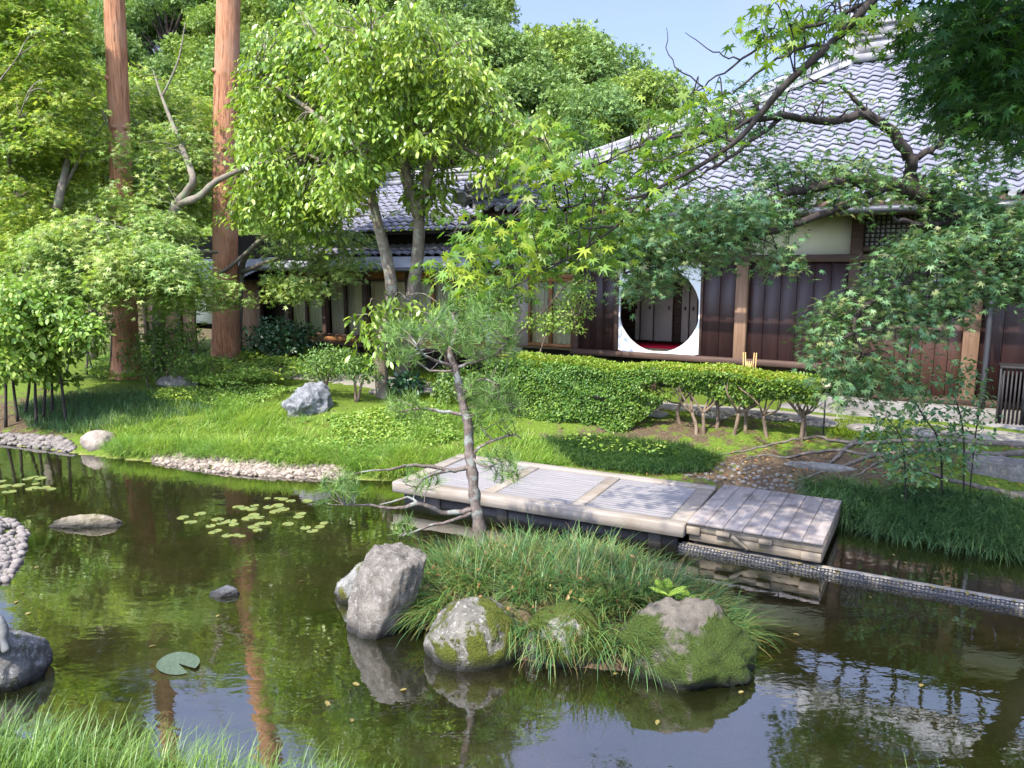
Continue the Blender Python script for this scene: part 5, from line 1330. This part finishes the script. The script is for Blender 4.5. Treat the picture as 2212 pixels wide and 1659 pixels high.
# ------------------------------------------------------------------ the little pine on the islet
base = at(1038, 1172, .40)
pine = thing('garden_pine', 'slender pruned pine with long bare side branches on the islet', 'tree', base)
m = MB(); T = P3([(1042, 1190, 7.5), (1034, 1130, 7.5), (1026, 1080, 7.5), (1019, 1010, 7.5), (1013, 960, 7.52), (1012, 920, 7.5), (1003, 885, 7.5), (996, 850, 7.48), (985, 800, 7.5), (972, 760, 7.5), (985, 715, 7.5), (978, 680, 7.5)])
q = smooth_path(T, 5); m.tube(q, np.interp(np.linspace(0, 1, len(q)), [0, .1, .5, .75, 1], [.078, .06, .045, .034, .012]) * (1 + .12 * np.sin(np.arange(len(q)) * 1.9)), 12, .09)
br = {}
paths = [([(1022, 1100, 7.5), (965, 1108, 7.4), (905, 1088, 7.3), (860, 1098, 7.2), (800, 1092, 7.1), (745, 1090, 7.0)], .03), ([(905, 1088, 7.3), (880, 1075, 7.35), (820, 1090, 7.3)], .016), ([(1022, 1108, 7.5), (975, 1125, 7.3), (930, 1135, 7.2), (890, 1150, 7.1), (860, 1158, 7.0)], .02),
         ([(1014, 1010, 7.5), (975, 1016, 7.45), (930, 1008, 7.4), (880, 1006, 7.3), (850, 1012, 7.2), (780, 1020, 7.1)], .026), ([(975, 1016, 7.45), (920, 1030, 7.25), (895, 1052, 7.2), (870, 1040, 7.15)], .013), ([(1003, 895, 7.5), (950, 888, 7.5), (905, 882, 7.5), (870, 890, 7.5), (845, 885, 7.5)], .02), ([(905, 882, 7.5), (880, 872, 7.6), (850, 862, 7.7)], .01),
         ([(1015, 985, 7.5), (1035, 968, 7.5), (1065, 952, 7.5), (1110, 940, 7.4), (1125, 948, 7.4)], .02), ([(1018, 990, 7.5), (1050, 1008, 7.3), (1085, 1000, 7.2), (1105, 1020, 7.1)], .013), ([(1065, 952, 7.5), (1040, 925, 7.6), (1030, 900, 7.7)], .008), ([(985, 795, 7.5), (950, 782, 7.4), (915, 765, 7.3), (900, 745, 7.2)], .018), ([(985, 795, 7.5), (1030, 780, 7.4), (1070, 765, 7.3), (1100, 735, 7.2)], .018),
         ([(975, 745, 7.5), (940, 705, 7.4), (920, 690, 7.4)], .014), ([(982, 720, 7.5), (1030, 695, 7.6), (1075, 690, 7.6)], .014), ([(996, 850, 7.5), (1050, 850, 7.6), (1090, 870, 7.6), (1125, 885, 7.5)], .015), ([(996, 850, 7.5), (1040, 820, 7.3), (1075, 830, 7.2)], .013), ([(985, 800, 7.5), (930, 800, 7.6), (885, 770, 7.7)], .013)]
lims = [T]
for pth, r in paths:
    p = P3(pth); lims.append(p); limb(m, p, r, .005, 7, .15, 5, .004)
ends = []
for poly, Y0, Y1, n in (([(905, 700), (960, 655), (1060, 650), (1110, 690), (1110, 750), (1020, 770), (920, 760)], 7.0, 8.0, 72), ([(1005, 825), (1090, 820), (1135, 880), (1110, 915), (1030, 900)], 7.1, 8.0, 44), ([(1010, 770), (1100, 740), (1130, 770), (1040, 790)], 7.1, 7.8, 14), ([(835, 860), (900, 850), (915, 900), (850, 905)], 7.2, 7.8, 16),
                        ([(690, 1040), (770, 1020), (790, 1060), (760, 1110), (700, 1105)], 6.8, 7.3, 13), ([(865, 1030), (930, 1020), (960, 1055), (890, 1065)], 7.0, 7.4, 8), ([(1040, 985), (1110, 960), (1120, 1030), (1070, 1040)], 7.0, 7.5, 16), ([(835, 700), (900, 700), (900, 790), (850, 780)], 7.2, 7.8, 22), ([(860, 1120), (890, 1120), (895, 1160), (865, 1160)], 6.9, 7.2, 4), ([(1000, 880), (1030, 890), (1045, 930), (1010, 925)], 7.4, 7.7, 5)):
    for c in poly_points(poly, n, 9): ends.append(atY(c[0], c[1], RNG.uniform(Y0, Y1)))
ends = np.array(ends); twigs(m, sampled(lims), ends, .006, sag=0)
m.build('trunk', B_PINE, pine, smooth=True)
m = MB(); NT_ = 50
for c in ends:
    ax = nrm(np.array([RNG.normal(0, .5), RNG.normal(0, .5), RNG.uniform(.3, 1.1)]))
    d = nrm(ax * RNG.uniform(.15, 1.0, (NT_, 1)) + RNG.normal(0, .5, (NT_, 3)))
    p = c + ax * RNG.uniform(-.05, .03, (NT_, 1))
    scatter(m, (np.array([(-.02, 0, 0), (.02, 0, 0), (.007, 1, -.08), (-.007, 1, -.08)]), np.array([(0, 1, 2, 3)])), p, d, RNG.normal(0, 1, (NT_, 3)), RNG.uniform(.08, .15, NT_))
m.build('needles', M_PINE, pine)

# ------------------------------------------------------------------ spreading maple on the right bank
q0 = atY(2345, 960, 9.0); base = (q0[0], q0[1], gh(q0[0], q0[1]))
mr = thing('spreading_maple', 'blue-green maple drooping over the right bank on a dark crooked limb', 'tree', base)
m = MB(); lims = []
for pth, r0, r1 in (([(2345, 985, 9.0), (2310, 830, 8.95), (2240, 650, 8.9), (2160, 545, 8.8), (2065, 478, 8.7), (2005, 430, 8.6), (1930, 398, 8.5), (1850, 392, 8.4), (1740, 410, 8.2), (1600, 450, 8.0)], .17, .02), ([(2005, 430, 8.6), (1972, 400, 8.6), (1965, 345, 8.5), (1930, 290, 8.4), (1872, 248, 8.3), (1790, 262, 8.2), (1690, 252, 8.0), (1560, 272, 7.8), (1410, 302, 7.6)], .075, .012), ([(1965, 345, 8.5), (2020, 318, 8.5), (2090, 268, 8.5), (2150, 230, 8.5)], .04, .012),
                   ([(1872, 248, 8.3), (1820, 190, 8.2), (1750, 170, 8.1)], .025, .008), ([(2065, 478, 8.7), (1985, 488, 8.4), (1930, 470, 8.2)], .045, .015), ([(2160, 545, 8.8), (2050, 570, 8.4), (1930, 620, 8.1), (1850, 690, 7.9), (1860, 770, 7.8)], .06, .01), ([(2240, 650, 8.9), (2120, 640, 8.5), (2030, 690, 8.2), (1900, 700, 7.9), (1790, 740, 7.8)], .05, .01), ([(1930, 398, 8.5), (1760, 470, 8.1), (1600, 520, 7.9), (1480, 560, 7.7), (1350, 590, 7.6)], .045, .01), ([(1690, 252, 8.0), (1590, 330, 7.9), (1480, 400, 7.8)], .025, .008), ([(2240, 650, 8.9), (2300, 560, 8.6), (2380, 480, 8.4)], .06, .02)):
    p = P3(pth); lims.append(p); limb(m, p, r0, r1, 10, .1, 6, .011)
mc = MB(); cs = []
cs.append(mass(mc, STAR7, [(1745, 715), (1790, 655), (1850, 600), (1890, 545), (1980, 510), (2100, 485), (2260, 475), (2260, 630), (2120, 640), (2050, 690), (1990, 740), (1930, 700), (1880, 750), (1810, 780), (1755, 770)], 7.6, 9.0, 84, 28, .27, 72, .06))
cs.append(mass(mc, STAR7, [(1790, 800), (1880, 775), (1990, 800), (1975, 850), (1900, 850), (1800, 850)], 7.4, 8.0, 15, 26, .2, 36, .072))
cs.append(mass(mc, STAR7, [(1290, 490), (1400, 445), (1520, 410), (1640, 425), (1740, 425), (1720, 455), (1640, 505), (1550, 560), (1490, 570), (1420, 620), (1350, 630), (1320, 580), (1280, 550)], 7.2, 8.6, 80, 27, .25, 66, .058))
cs.append(mass(mc, STAR7, [(1560, 330), (1700, 345), (1900, 345), (2000, 385), (2090, 340), (2150, 420), (2080, 460), (1960, 400), (1850, 440), (1700, 430)], 8.0, 9.2, 42, 28, .25, 66, .06))
cs.append(mass(mc, STAR5, [(1420, 275), (1560, 200), (1700, 160), (1860, 200), (1950, 255), (1900, 290), (1700, 300), (1500, 340)], 7.6, 8.6, 36, 32, .18, 26, .058))
cs.append(mass(mc, STAR5, [(2010, 260), (2140, 220), (2180, 330), (2080, 340)], 8.2, 8.9, 12, 28, .25, 50, .065))
cs.append(mass(mc, STAR7, [(2000, 460), (2110, 440), (2200, 470), (2100, 500)], 8.4, 9, 10, 24, .26, 70, .07))
cs.append(mass(mc, STAR7, [(1640, 560), (1720, 540), (1710, 600), (1650, 600)], 7.6, 8.2, 4, 22, .2, 30, .07))
cs.append(mass(mc, STAR7, [(2240, 300), (2600, 200), (2600, 650), (2240, 640)], 7.8, 9.6, 46, 40, .4, 90, .08))  # extra unseen foliage past the right edge, added to shade the hall base
twigs(m, sampled(lims), np.concatenate(cs), .009)
m.build('trunk', B_DARK, mr, smooth=True); mc.build('crown', M_BLUEMAPLE, mr)
B_ROOT = bark_mat('grey_root_bark', (.07, .058, .045), (.16, .135, .105), None, (6, 6, 6), .4)
for pth, r in (([(2330, 990), (2200, 965), (2100, 960), (1960, 955), (1850, 960), (1760, 945)], .06), ([(2240, 980), (2120, 985), (1980, 975), (1890, 985), (1800, 975), (1700, 990)], .05), ([(1850, 955), (1830, 968), (1800, 995), (1790, 1005)], .045), ([(2100, 960), (2040, 940), (1920, 935)], .035), ([(2260, 1060), (2180, 1070), (2060, 1040), (1960, 1010)], .05), ([(1980, 975), (1900, 1000), (1850, 1030)], .035), ([(1890, 985), (1780, 1020), (1720, 1040)], .03), ([(2230, 1075), (2130, 1080), (2040, 1065)], .04), ([(1760, 945), (1690, 955), (1610, 975), (1540, 985)], .025), ([(2300, 1000), (2210, 1010), (2150, 985)], .07), ([(1700, 990), (1640, 985), (1600, 1000)], .02)):
    q = np.array([on_ground(*p_) for p_ in pth]); q = smooth_path(q, 6); q[:, :2] += RNG.normal(0, .015, (len(q), 2)); q[:, 2] = ground_h(q[:, 0], q[:, 1]) + r * .35
    m = MB(); m.tube(q, np.linspace(r, r * .35, len(q)), 8, .12); m.build('root', B_ROOT, mr, smooth=True)

# ------------------------------------------------------------------ overhanging maple, rooted beyond the right edge of the view
base = (4.6, 2.2, gh(4.6, 2.2))
mo = thing('overhanging_maple', 'bright star-leaved maple branch hanging in from above at the right', 'tree', base)
m = MB(); lims = []
trunk = np.array([(4.6, 2.2, base[2] - .1), (4.5, 2.3, 2.5), (4.1, 2.7, 4.2), (3.4, 3.3, 5.4)]); lims.append(trunk); limb(m, trunk, .2, .11, 12, .06)
long_ = np.vstack([trunk[-1], P3([(2140, -270, 3.75), (1885, 0, 3.95), (1800, 90, 4.05), (1700, 180, 4.15), (1640, 250, 4.25), (1590, 305, 4.3), (1500, 365, 4.4), (1400, 420, 4.55), (1330, 490, 4.65), (1225, 560, 4.75), (1085, 632, 4.85)])])
lims.append(long_); q = smooth_path(long_, 6); m.tube(q, np.interp(np.linspace(0, 1, len(q)), [0, .15, .5, .75, 1], [.08, .024, .016, .009, .004]), 8, .07)
for pth, r in (([(1885, 0, 3.95), (1800, 40, 4.2), (1700, 70, 4.4), (1600, 130, 4.6), (1520, 190, 4.7), (1470, 210, 4.75)], .011), ([(1800, 90, 4.05), (1700, 115, 4.2), (1600, 190, 4.3), (1560, 205, 4.35)], .009), ([(1640, 250, 4.25), (1560, 290, 4.4), (1480, 330, 4.5), (1380, 350, 4.6)], .01), ([(1590, 305, 4.3), (1500, 290, 4.5), (1400, 310, 4.7), (1300, 350, 4.8), (1200, 400, 4.9)], .011), ([(1400, 420, 4.55), (1300, 440, 4.8), (1180, 450, 4.9), (1060, 480, 5), (960, 510, 5.1)], .009), ([(1330, 490, 4.65), (1200, 500, 4.8), (1080, 540, 4.9)], .007),
               ([(1520, 190, 4.7), (1450, 130, 4.8), (1440, 60, 4.85)], .005), ([(1600, 130, 4.6), (1540, 110, 4.7), (1480, 70, 4.75)], .005), ([(1225, 560, 4.75), (1130, 590, 4.8), (1010, 600, 4.9), (940, 610, 5.0)], .006)):
    p = P3(pth); lims.append(p); limb(m, p, r, .002, 6, .08, 5, .006)
up1 = np.array([trunk[-1], (2.6, 4.6, 6.6), (1.6, 6.0, 7.4), (.6, 7.4, 7.9)]); up2 = np.array([trunk[-1], (3.0, 4.4, 5.6), (2.9, 5.2, 5.3)]); up3 = np.array([(2.6, 4.6, 6.6), (.6, 4.6, 7.3), (-1.2, 5.0, 7.6)]); up4 = np.array([trunk[-1], (4.4, 5.0, 6.8), (4.6, 7.0, 7.6)])
up5 = np.vstack([trunk[-1], P3([(2330, -60, 4.2), (2220, 60, 4.6), (2130, 150, 4.9), (2050, 200, 5.2)])]); up6 = P3([(2220, 60, 4.6), (2230, 180, 5.0), (2180, 280, 5.3)])
for u_, r in ((up5, .035), (up6, .018), (up1, .09), (up2, .045), (up3, .05), (up4, .06)): lims.append(u_); limb(m, u_, r, .012, 8, .06)
mc = MB(); cs = []
kw = dict(hang=.55, thick=.05, jit=.4)
cs.append(mass(mc, STAR7, [(930, 600), (1000, 480), (1100, 440), (1180, 370), (1300, 315), (1420, 290), (1480, 340), (1400, 420), (1330, 480), (1320, 540), (1250, 570), (1140, 610), (1000, 610)], 4.45, 5.5, 66, 25, .2, 22, .064, **kw))
cs.append(mass(mc, STAR7, [(1580, 30), (1700, 0), (1900, -20), (2000, 20), (1900, 70), (1760, 110), (1640, 110)], 4.0, 4.7, 22, 24, .15, 12, .062, **kw))
cs.append(mass(mc, STAR7, [(1380, 210), (1520, 170), (1590, 270), (1500, 320), (1400, 320)], 4.2, 4.9, 14, 24, .15, 12, .06, **kw))
cs.append(mass(mc, STAR7, [(1160, 250), (1300, 300), (1200, 380), (1110, 380)], 4.7, 5.3, 8, 24, .16, 14, .065, **kw))
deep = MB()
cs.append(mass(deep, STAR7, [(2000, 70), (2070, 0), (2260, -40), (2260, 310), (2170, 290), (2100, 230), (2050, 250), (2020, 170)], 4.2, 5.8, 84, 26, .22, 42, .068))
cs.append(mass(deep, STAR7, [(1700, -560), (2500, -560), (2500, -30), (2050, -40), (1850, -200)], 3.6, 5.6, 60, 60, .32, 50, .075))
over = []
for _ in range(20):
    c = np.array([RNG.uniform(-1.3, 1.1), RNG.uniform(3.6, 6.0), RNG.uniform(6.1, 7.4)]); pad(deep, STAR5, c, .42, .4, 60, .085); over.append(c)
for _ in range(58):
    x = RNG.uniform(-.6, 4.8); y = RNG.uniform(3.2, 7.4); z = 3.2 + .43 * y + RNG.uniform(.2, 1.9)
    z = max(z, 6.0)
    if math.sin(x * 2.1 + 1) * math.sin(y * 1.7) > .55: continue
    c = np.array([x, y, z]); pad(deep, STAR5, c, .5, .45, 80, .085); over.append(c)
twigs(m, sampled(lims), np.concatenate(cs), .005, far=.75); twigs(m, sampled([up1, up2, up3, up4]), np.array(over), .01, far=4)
m.build('trunk', B_DARK, mo, smooth=True); mc.build('crown', M_NEARMAPLE, mo); o = deep.build('shade_toned_crown', M_SHADEMAPLE, mo); o['label'] = 'foliage coloured deep green for its shade'

# ------------------------------------------------------------------ grass, sedge, moss, ground cover
def wpoly(px_poly, guess=.3): return np.array([on_ground(a, b, guess)[:2] for a, b in px_poly])
def area_pts(poly, n, ok=None):
    lo, hi = poly.min(0), poly.max(0); out = np.zeros((0, 2))
    while len(out) < n:
        q = RNG.uniform(lo, hi, (n * 2, 2)); q = q[in_poly(q[:, 0], q[:, 1], poly)]
        if ok is not None: q = q[ok(q)]
        out = np.vstack([out, q])
        if len(q) == 0: break
    out = out[:n]
    return np.column_stack([out, ground_h(out[:, 0], out[:, 1]) - .01])
def clumpy(q, f=2.3, th=-.5): return np.sin(q[:, 0] * f) * np.sin(q[:, 1] * f * 1.2 + q[:, 0]) + RNG.normal(0, .4, len(q)) > th
m = MB()
bank = wpoly([(150, 935), (330, 885), (520, 850), (640, 885), (760, 905), (840, 905), (960, 885), (1100, 900), (1180, 960), (1230, 1008), (1000, 1005), (850, 1030), (760, 1018), (560, 992), (340, 980), (230, 982)])
P = area_pts(bank, 26000, lambda q: clumpy(q, 2.3, .05)); n = len(P)
blades(m, P, RNG.uniform(.05, .2, n) * (.7 + .6 * (np.sin(P[:, 0] * 1.9) * np.sin(P[:, 1] * 2.3) > 0)), .009, RNG.uniform(0, 2 * PI, n) * .6 - 2.6, RNG.uniform(.1, .6, n), RNG.uniform(.4, 1.4, n), 3)
sh = wpoly([(230, 985), (340, 985), (560, 1000), (760, 1022), (850, 1032), (1000, 1010), (1000, 980), (760, 985), (560, 965), (340, 955), (240, 960)])
P = area_pts(sh, 420)
tufts(m, P, 30, .18, .4, .0095, (.05, .8), (.6, 2.0), .04, 4, np.full(len(P), -1.6), 1.2)
P = area_pts(bank, 300)
tufts(m, P, 22, .10, .26, .0095, (.05, .8), (.5, 1.8), .04, 4)
tag(m.build('bank_grass', M_GRASS), kind='stuff')
m = MB(); P = area_pts(wpoly([(30, 880), (180, 850), (430, 850), (480, 880), (330, 915), (160, 940), (60, 925)]), 8000); n = len(P)
blades(m, P, RNG.uniform(.12, .28, n), .009, RNG.uniform(0, 6.28, n), RNG.uniform(.1, .7, n), RNG.uniform(.4, 1.4, n), 3)  # left bank grass, coloured dark for the shade lying there
P = area_pts(wpoly([(1170, 950), (1300, 945), (1470, 960), (1560, 990), (1530, 1020), (1400, 1025), (1250, 1008)]), 9000); n = len(P)
blades(m, P, RNG.uniform(.16, .32, n), .009, RNG.uniform(-2.8, -.4, n), RNG.uniform(.2, .7, n), RNG.uniform(.8, 1.7, n), 3)
P = area_pts(wpoly([(1740, 1040), (1850, 1050), (2000, 1065), (2240, 1095), (2300, 1225), (2050, 1180), (1900, 1152), (1800, 1118), (1750, 1075)]), 260)
tufts(m, P, 44, .28, .5, .0095, (.15, .9), (1.0, 2.3), .04, 6, np.full(len(P), -1.9), 1.0)
tag(m.build('bank_sedge_and_shade_toned_grass', M_SEDGE_SHADEGRASS), kind='stuff')
m = MB(); N = 330
a = RNG.uniform(0, 2 * PI, N); r = np.sqrt(RNG.uniform(0, 1, N))
q = ISL_C + (np.cos(a) * r * 1.6)[:, None] * ISL_A + (np.sin(a) * r * .84)[:, None] * ISL_B
P = np.column_stack([q, ground_h(q[:, 0], q[:, 1]) - .02])
out_ = np.arctan2(q[:, 1] - ISL_C[1] + .1, q[:, 0] - ISL_C[0])
edge = r > .72
tufts(m, P[~edge], 38, .24, .46, .0105, (.05, .75), (.6, 1.9), .03, 5)
tufts(m, P[edge], 38, .28, .54, .0105, (.15, .9), (.9, 2.2), .03, 6, out_[edge], .8)
tag(m.build('islet_sedge', M_SEDGE), kind='stuff')
m = MB(); N = 2600
x = np.concatenate([RNG.uniform(-3.6, -.75, 2000), RNG.uniform(1.95, 3.0, 260), RNG.uniform(-.75, .0, 60)]); n = len(x)
y = np.where(x < .5, RNG.uniform(3.45, 4.3, n) + .1 * np.clip(-x, 0, 3), RNG.uniform(3.3, 3.75, n))
P = np.column_stack([x, y, ground_h(x, y) - .02]); L = RNG.uniform(.15, .40, n) * (1 - .35 * sstep(-1.6, -.6, x) * (x < .5))
blades(m, P, L, .0065, RNG.normal(.5, 1.2, n), RNG.uniform(0, .5, n), RNG.uniform(.3, 1.7, n), 6)
P = np.array([(-1.95, 4.0, .08), (-1.7, 4.05, .05), (-1.55, 3.9, .1), (-2.3, 3.9, .2), (-1.2, 3.95, .02), (-2.0, 4.05, .08)]); n = 6
blades(m, P, np.array([.72, .62, .66, .55, .5, .6]), .012, np.array([.4, .1, -.1, .8, .2, 2.8]), np.array([.1, .45, .3, .2, .4, .3]), np.array([1.6, 1.3, 1.0, 1.2, 1.2, 1.3]), 8)
tag(m.build('near_grass', M_FRONTGRASS), kind='stuff')
m = MB(); P = area_pts(wpoly([(1760, 915), (1850, 905), (1960, 915), (2060, 930), (1990, 945), (1900, 955), (1800, 940)], .55), 9000); n = len(P)
blades(m, P, RNG.uniform(.03, .09, n), .014, RNG.uniform(0, 6.28, n), RNG.uniform(0, .6, n), RNG.uniform(.2, 1, n), 2)
P = area_pts(wpoly([(880, 820), (960, 790), (1060, 800), (1080, 880), (900, 890)], .55), 9000); n = len(P)
blades(m, P, RNG.uniform(.04, .12, n), .014, RNG.uniform(0, 6.28, n), RNG.uniform(0, .6, n), RNG.uniform(.2, 1, n), 2)
tag(m.build('moss', M_MOSS), kind='stuff')
m = MB()
def cover(poly, n, h, size, sc=1.0):
    P = area_pts(wpoly(poly, .55), n); hh = h * (.35 + .65 * np.clip(.5 + .5 * np.sin(P[:, 0] * 2.7) * np.sin(P[:, 1] * 3.1 + P[:, 0]), 0, 1)); P[:, 2] += hh * RNG.uniform(.35, 1, n) ** .5
    scatter(m, OVAL, P, RNG.normal(0, 1, (n, 3)) * [1, 1, .4], RNG.normal(0, .4, (n, 3)) + [0, -.2, 1], size * RNG.uniform(.6, 1.3, n))
cover([(400, 845), (430, 790), (520, 760), (640, 752), (760, 770), (800, 800), (720, 830), (640, 830), (560, 850), (470, 862)], 17000, .5, .075)
cover([(180, 820), (260, 760), (330, 770), (300, 830)], 3000, .35, .08)
cover([(300, 850), (480, 850), (640, 845), (600, 870), (460, 885), (340, 875)], 2600, .22, .055)
cover([(560, 985), (760, 1005), (840, 1010), (760, 970), (600, 950)], 1500, .16, .06)
cover([(700, 905), (860, 880), (960, 880), (1000, 950), (860, 990), (740, 970)], 4500, .16, .06)
cover([(1180, 960), (1300, 955), (1440, 975), (1480, 1000), (1300, 1000)], 160, .3, .07)
tag(m.build('ground_cover', M_LIGHTSHRUB), kind='stuff')

# dead leaves lying on bare earth, lawn and islet
k_ = MB(); M_LITTER = leaf_mat('leaf_litter', [(.10, .06, .025), (.18, .11, .05), (.24, .17, .08), (.16, .06, .03), (.2, .19, .06)], .1, .7, .1)
for poly, n in (([(1180, 1010), (1500, 1000), (1600, 940), (1760, 940), (2000, 960), (2212, 960), (2212, 1080), (1760, 1040), (1540, 1040)], 900), ([(150, 940), (400, 850), (900, 870), (1150, 960), (900, 1010), (330, 970)], 260), ([(0, 880), (180, 840), (300, 830), (200, 930), (0, 935)], 260)):
    P = area_pts(wpoly(poly), n) + np.array([0, 0, .025]); n = len(P)
    scatter(k_, OVAL, P, RNG.normal(0, 1, (n, 3)) * [1, 1, .2], RNG.normal(0, .35, (n, 3)) + [0, 0, 1], RNG.uniform(.025, .06, n))
n = 420; a = RNG.uniform(0, 6.28, n); r = np.sqrt(RNG.uniform(0.1, 1, n))
q = ISL_C + (np.cos(a) * r * 1.55)[:, None] * ISL_A + (np.sin(a) * r * .85)[:, None] * ISL_B
P = np.column_stack([q, ground_h(q[:, 0], q[:, 1]) + RNG.uniform(.03, .2, n)]); scatter(k_, OVAL, P, RNG.normal(0, 1, (n, 3)), RNG.normal(0, .6, (n, 3)) + [0, 0, .8], RNG.uniform(.03, .07, n))
tag(k_.build('leaf_litter', M_LITTER), kind='stuff')

# fern fronds on the islet
def fern(label, c, n, L, seed):
    t = thing('fern', label, 'fern', c); m = MB()
    for i in range(n):
        a = i / n * 2 * PI + RNG.uniform(-.3, .3); pts = [np.array(c)]
        for s_ in range(1, 9):
            th = .35 + 1.2 * s_ / 8; pts.append(pts[-1] + L / 8 * np.array([math.cos(a) * math.sin(th), math.sin(a) * math.sin(th), math.cos(th)]))
        pts = np.array(pts); m.tube(pts, np.linspace(.004, .001, 9), 4, cap=False)
        side = np.array([-math.sin(a), math.cos(a), 0])
        for s_ in np.linspace(.14, .98, 26):
            p = np.array([np.interp(s_ * 8, range(9), pts[:, j]) for j in range(3)])[None]
            for sg in (-1, 1): scatter(m, FINE, p, (side * sg + np.array([math.cos(a), math.sin(a), -.2]) * .5)[None], np.array([[0, 0, 1.]]), [L * .3 * math.sin(PI * (s_ * .85 + .1))])
    m.build('fronds', M_LIGHTSHRUB, t)
p = at(1440, 1290, .5); fern('pale green fern at the right side of the islet', tuple(p), 6, .2, 1)
p = at(1480, 1300, .44); fern('small pale fern beside the bare top of the green-mossed rock', tuple(p), 4, .13, 2)
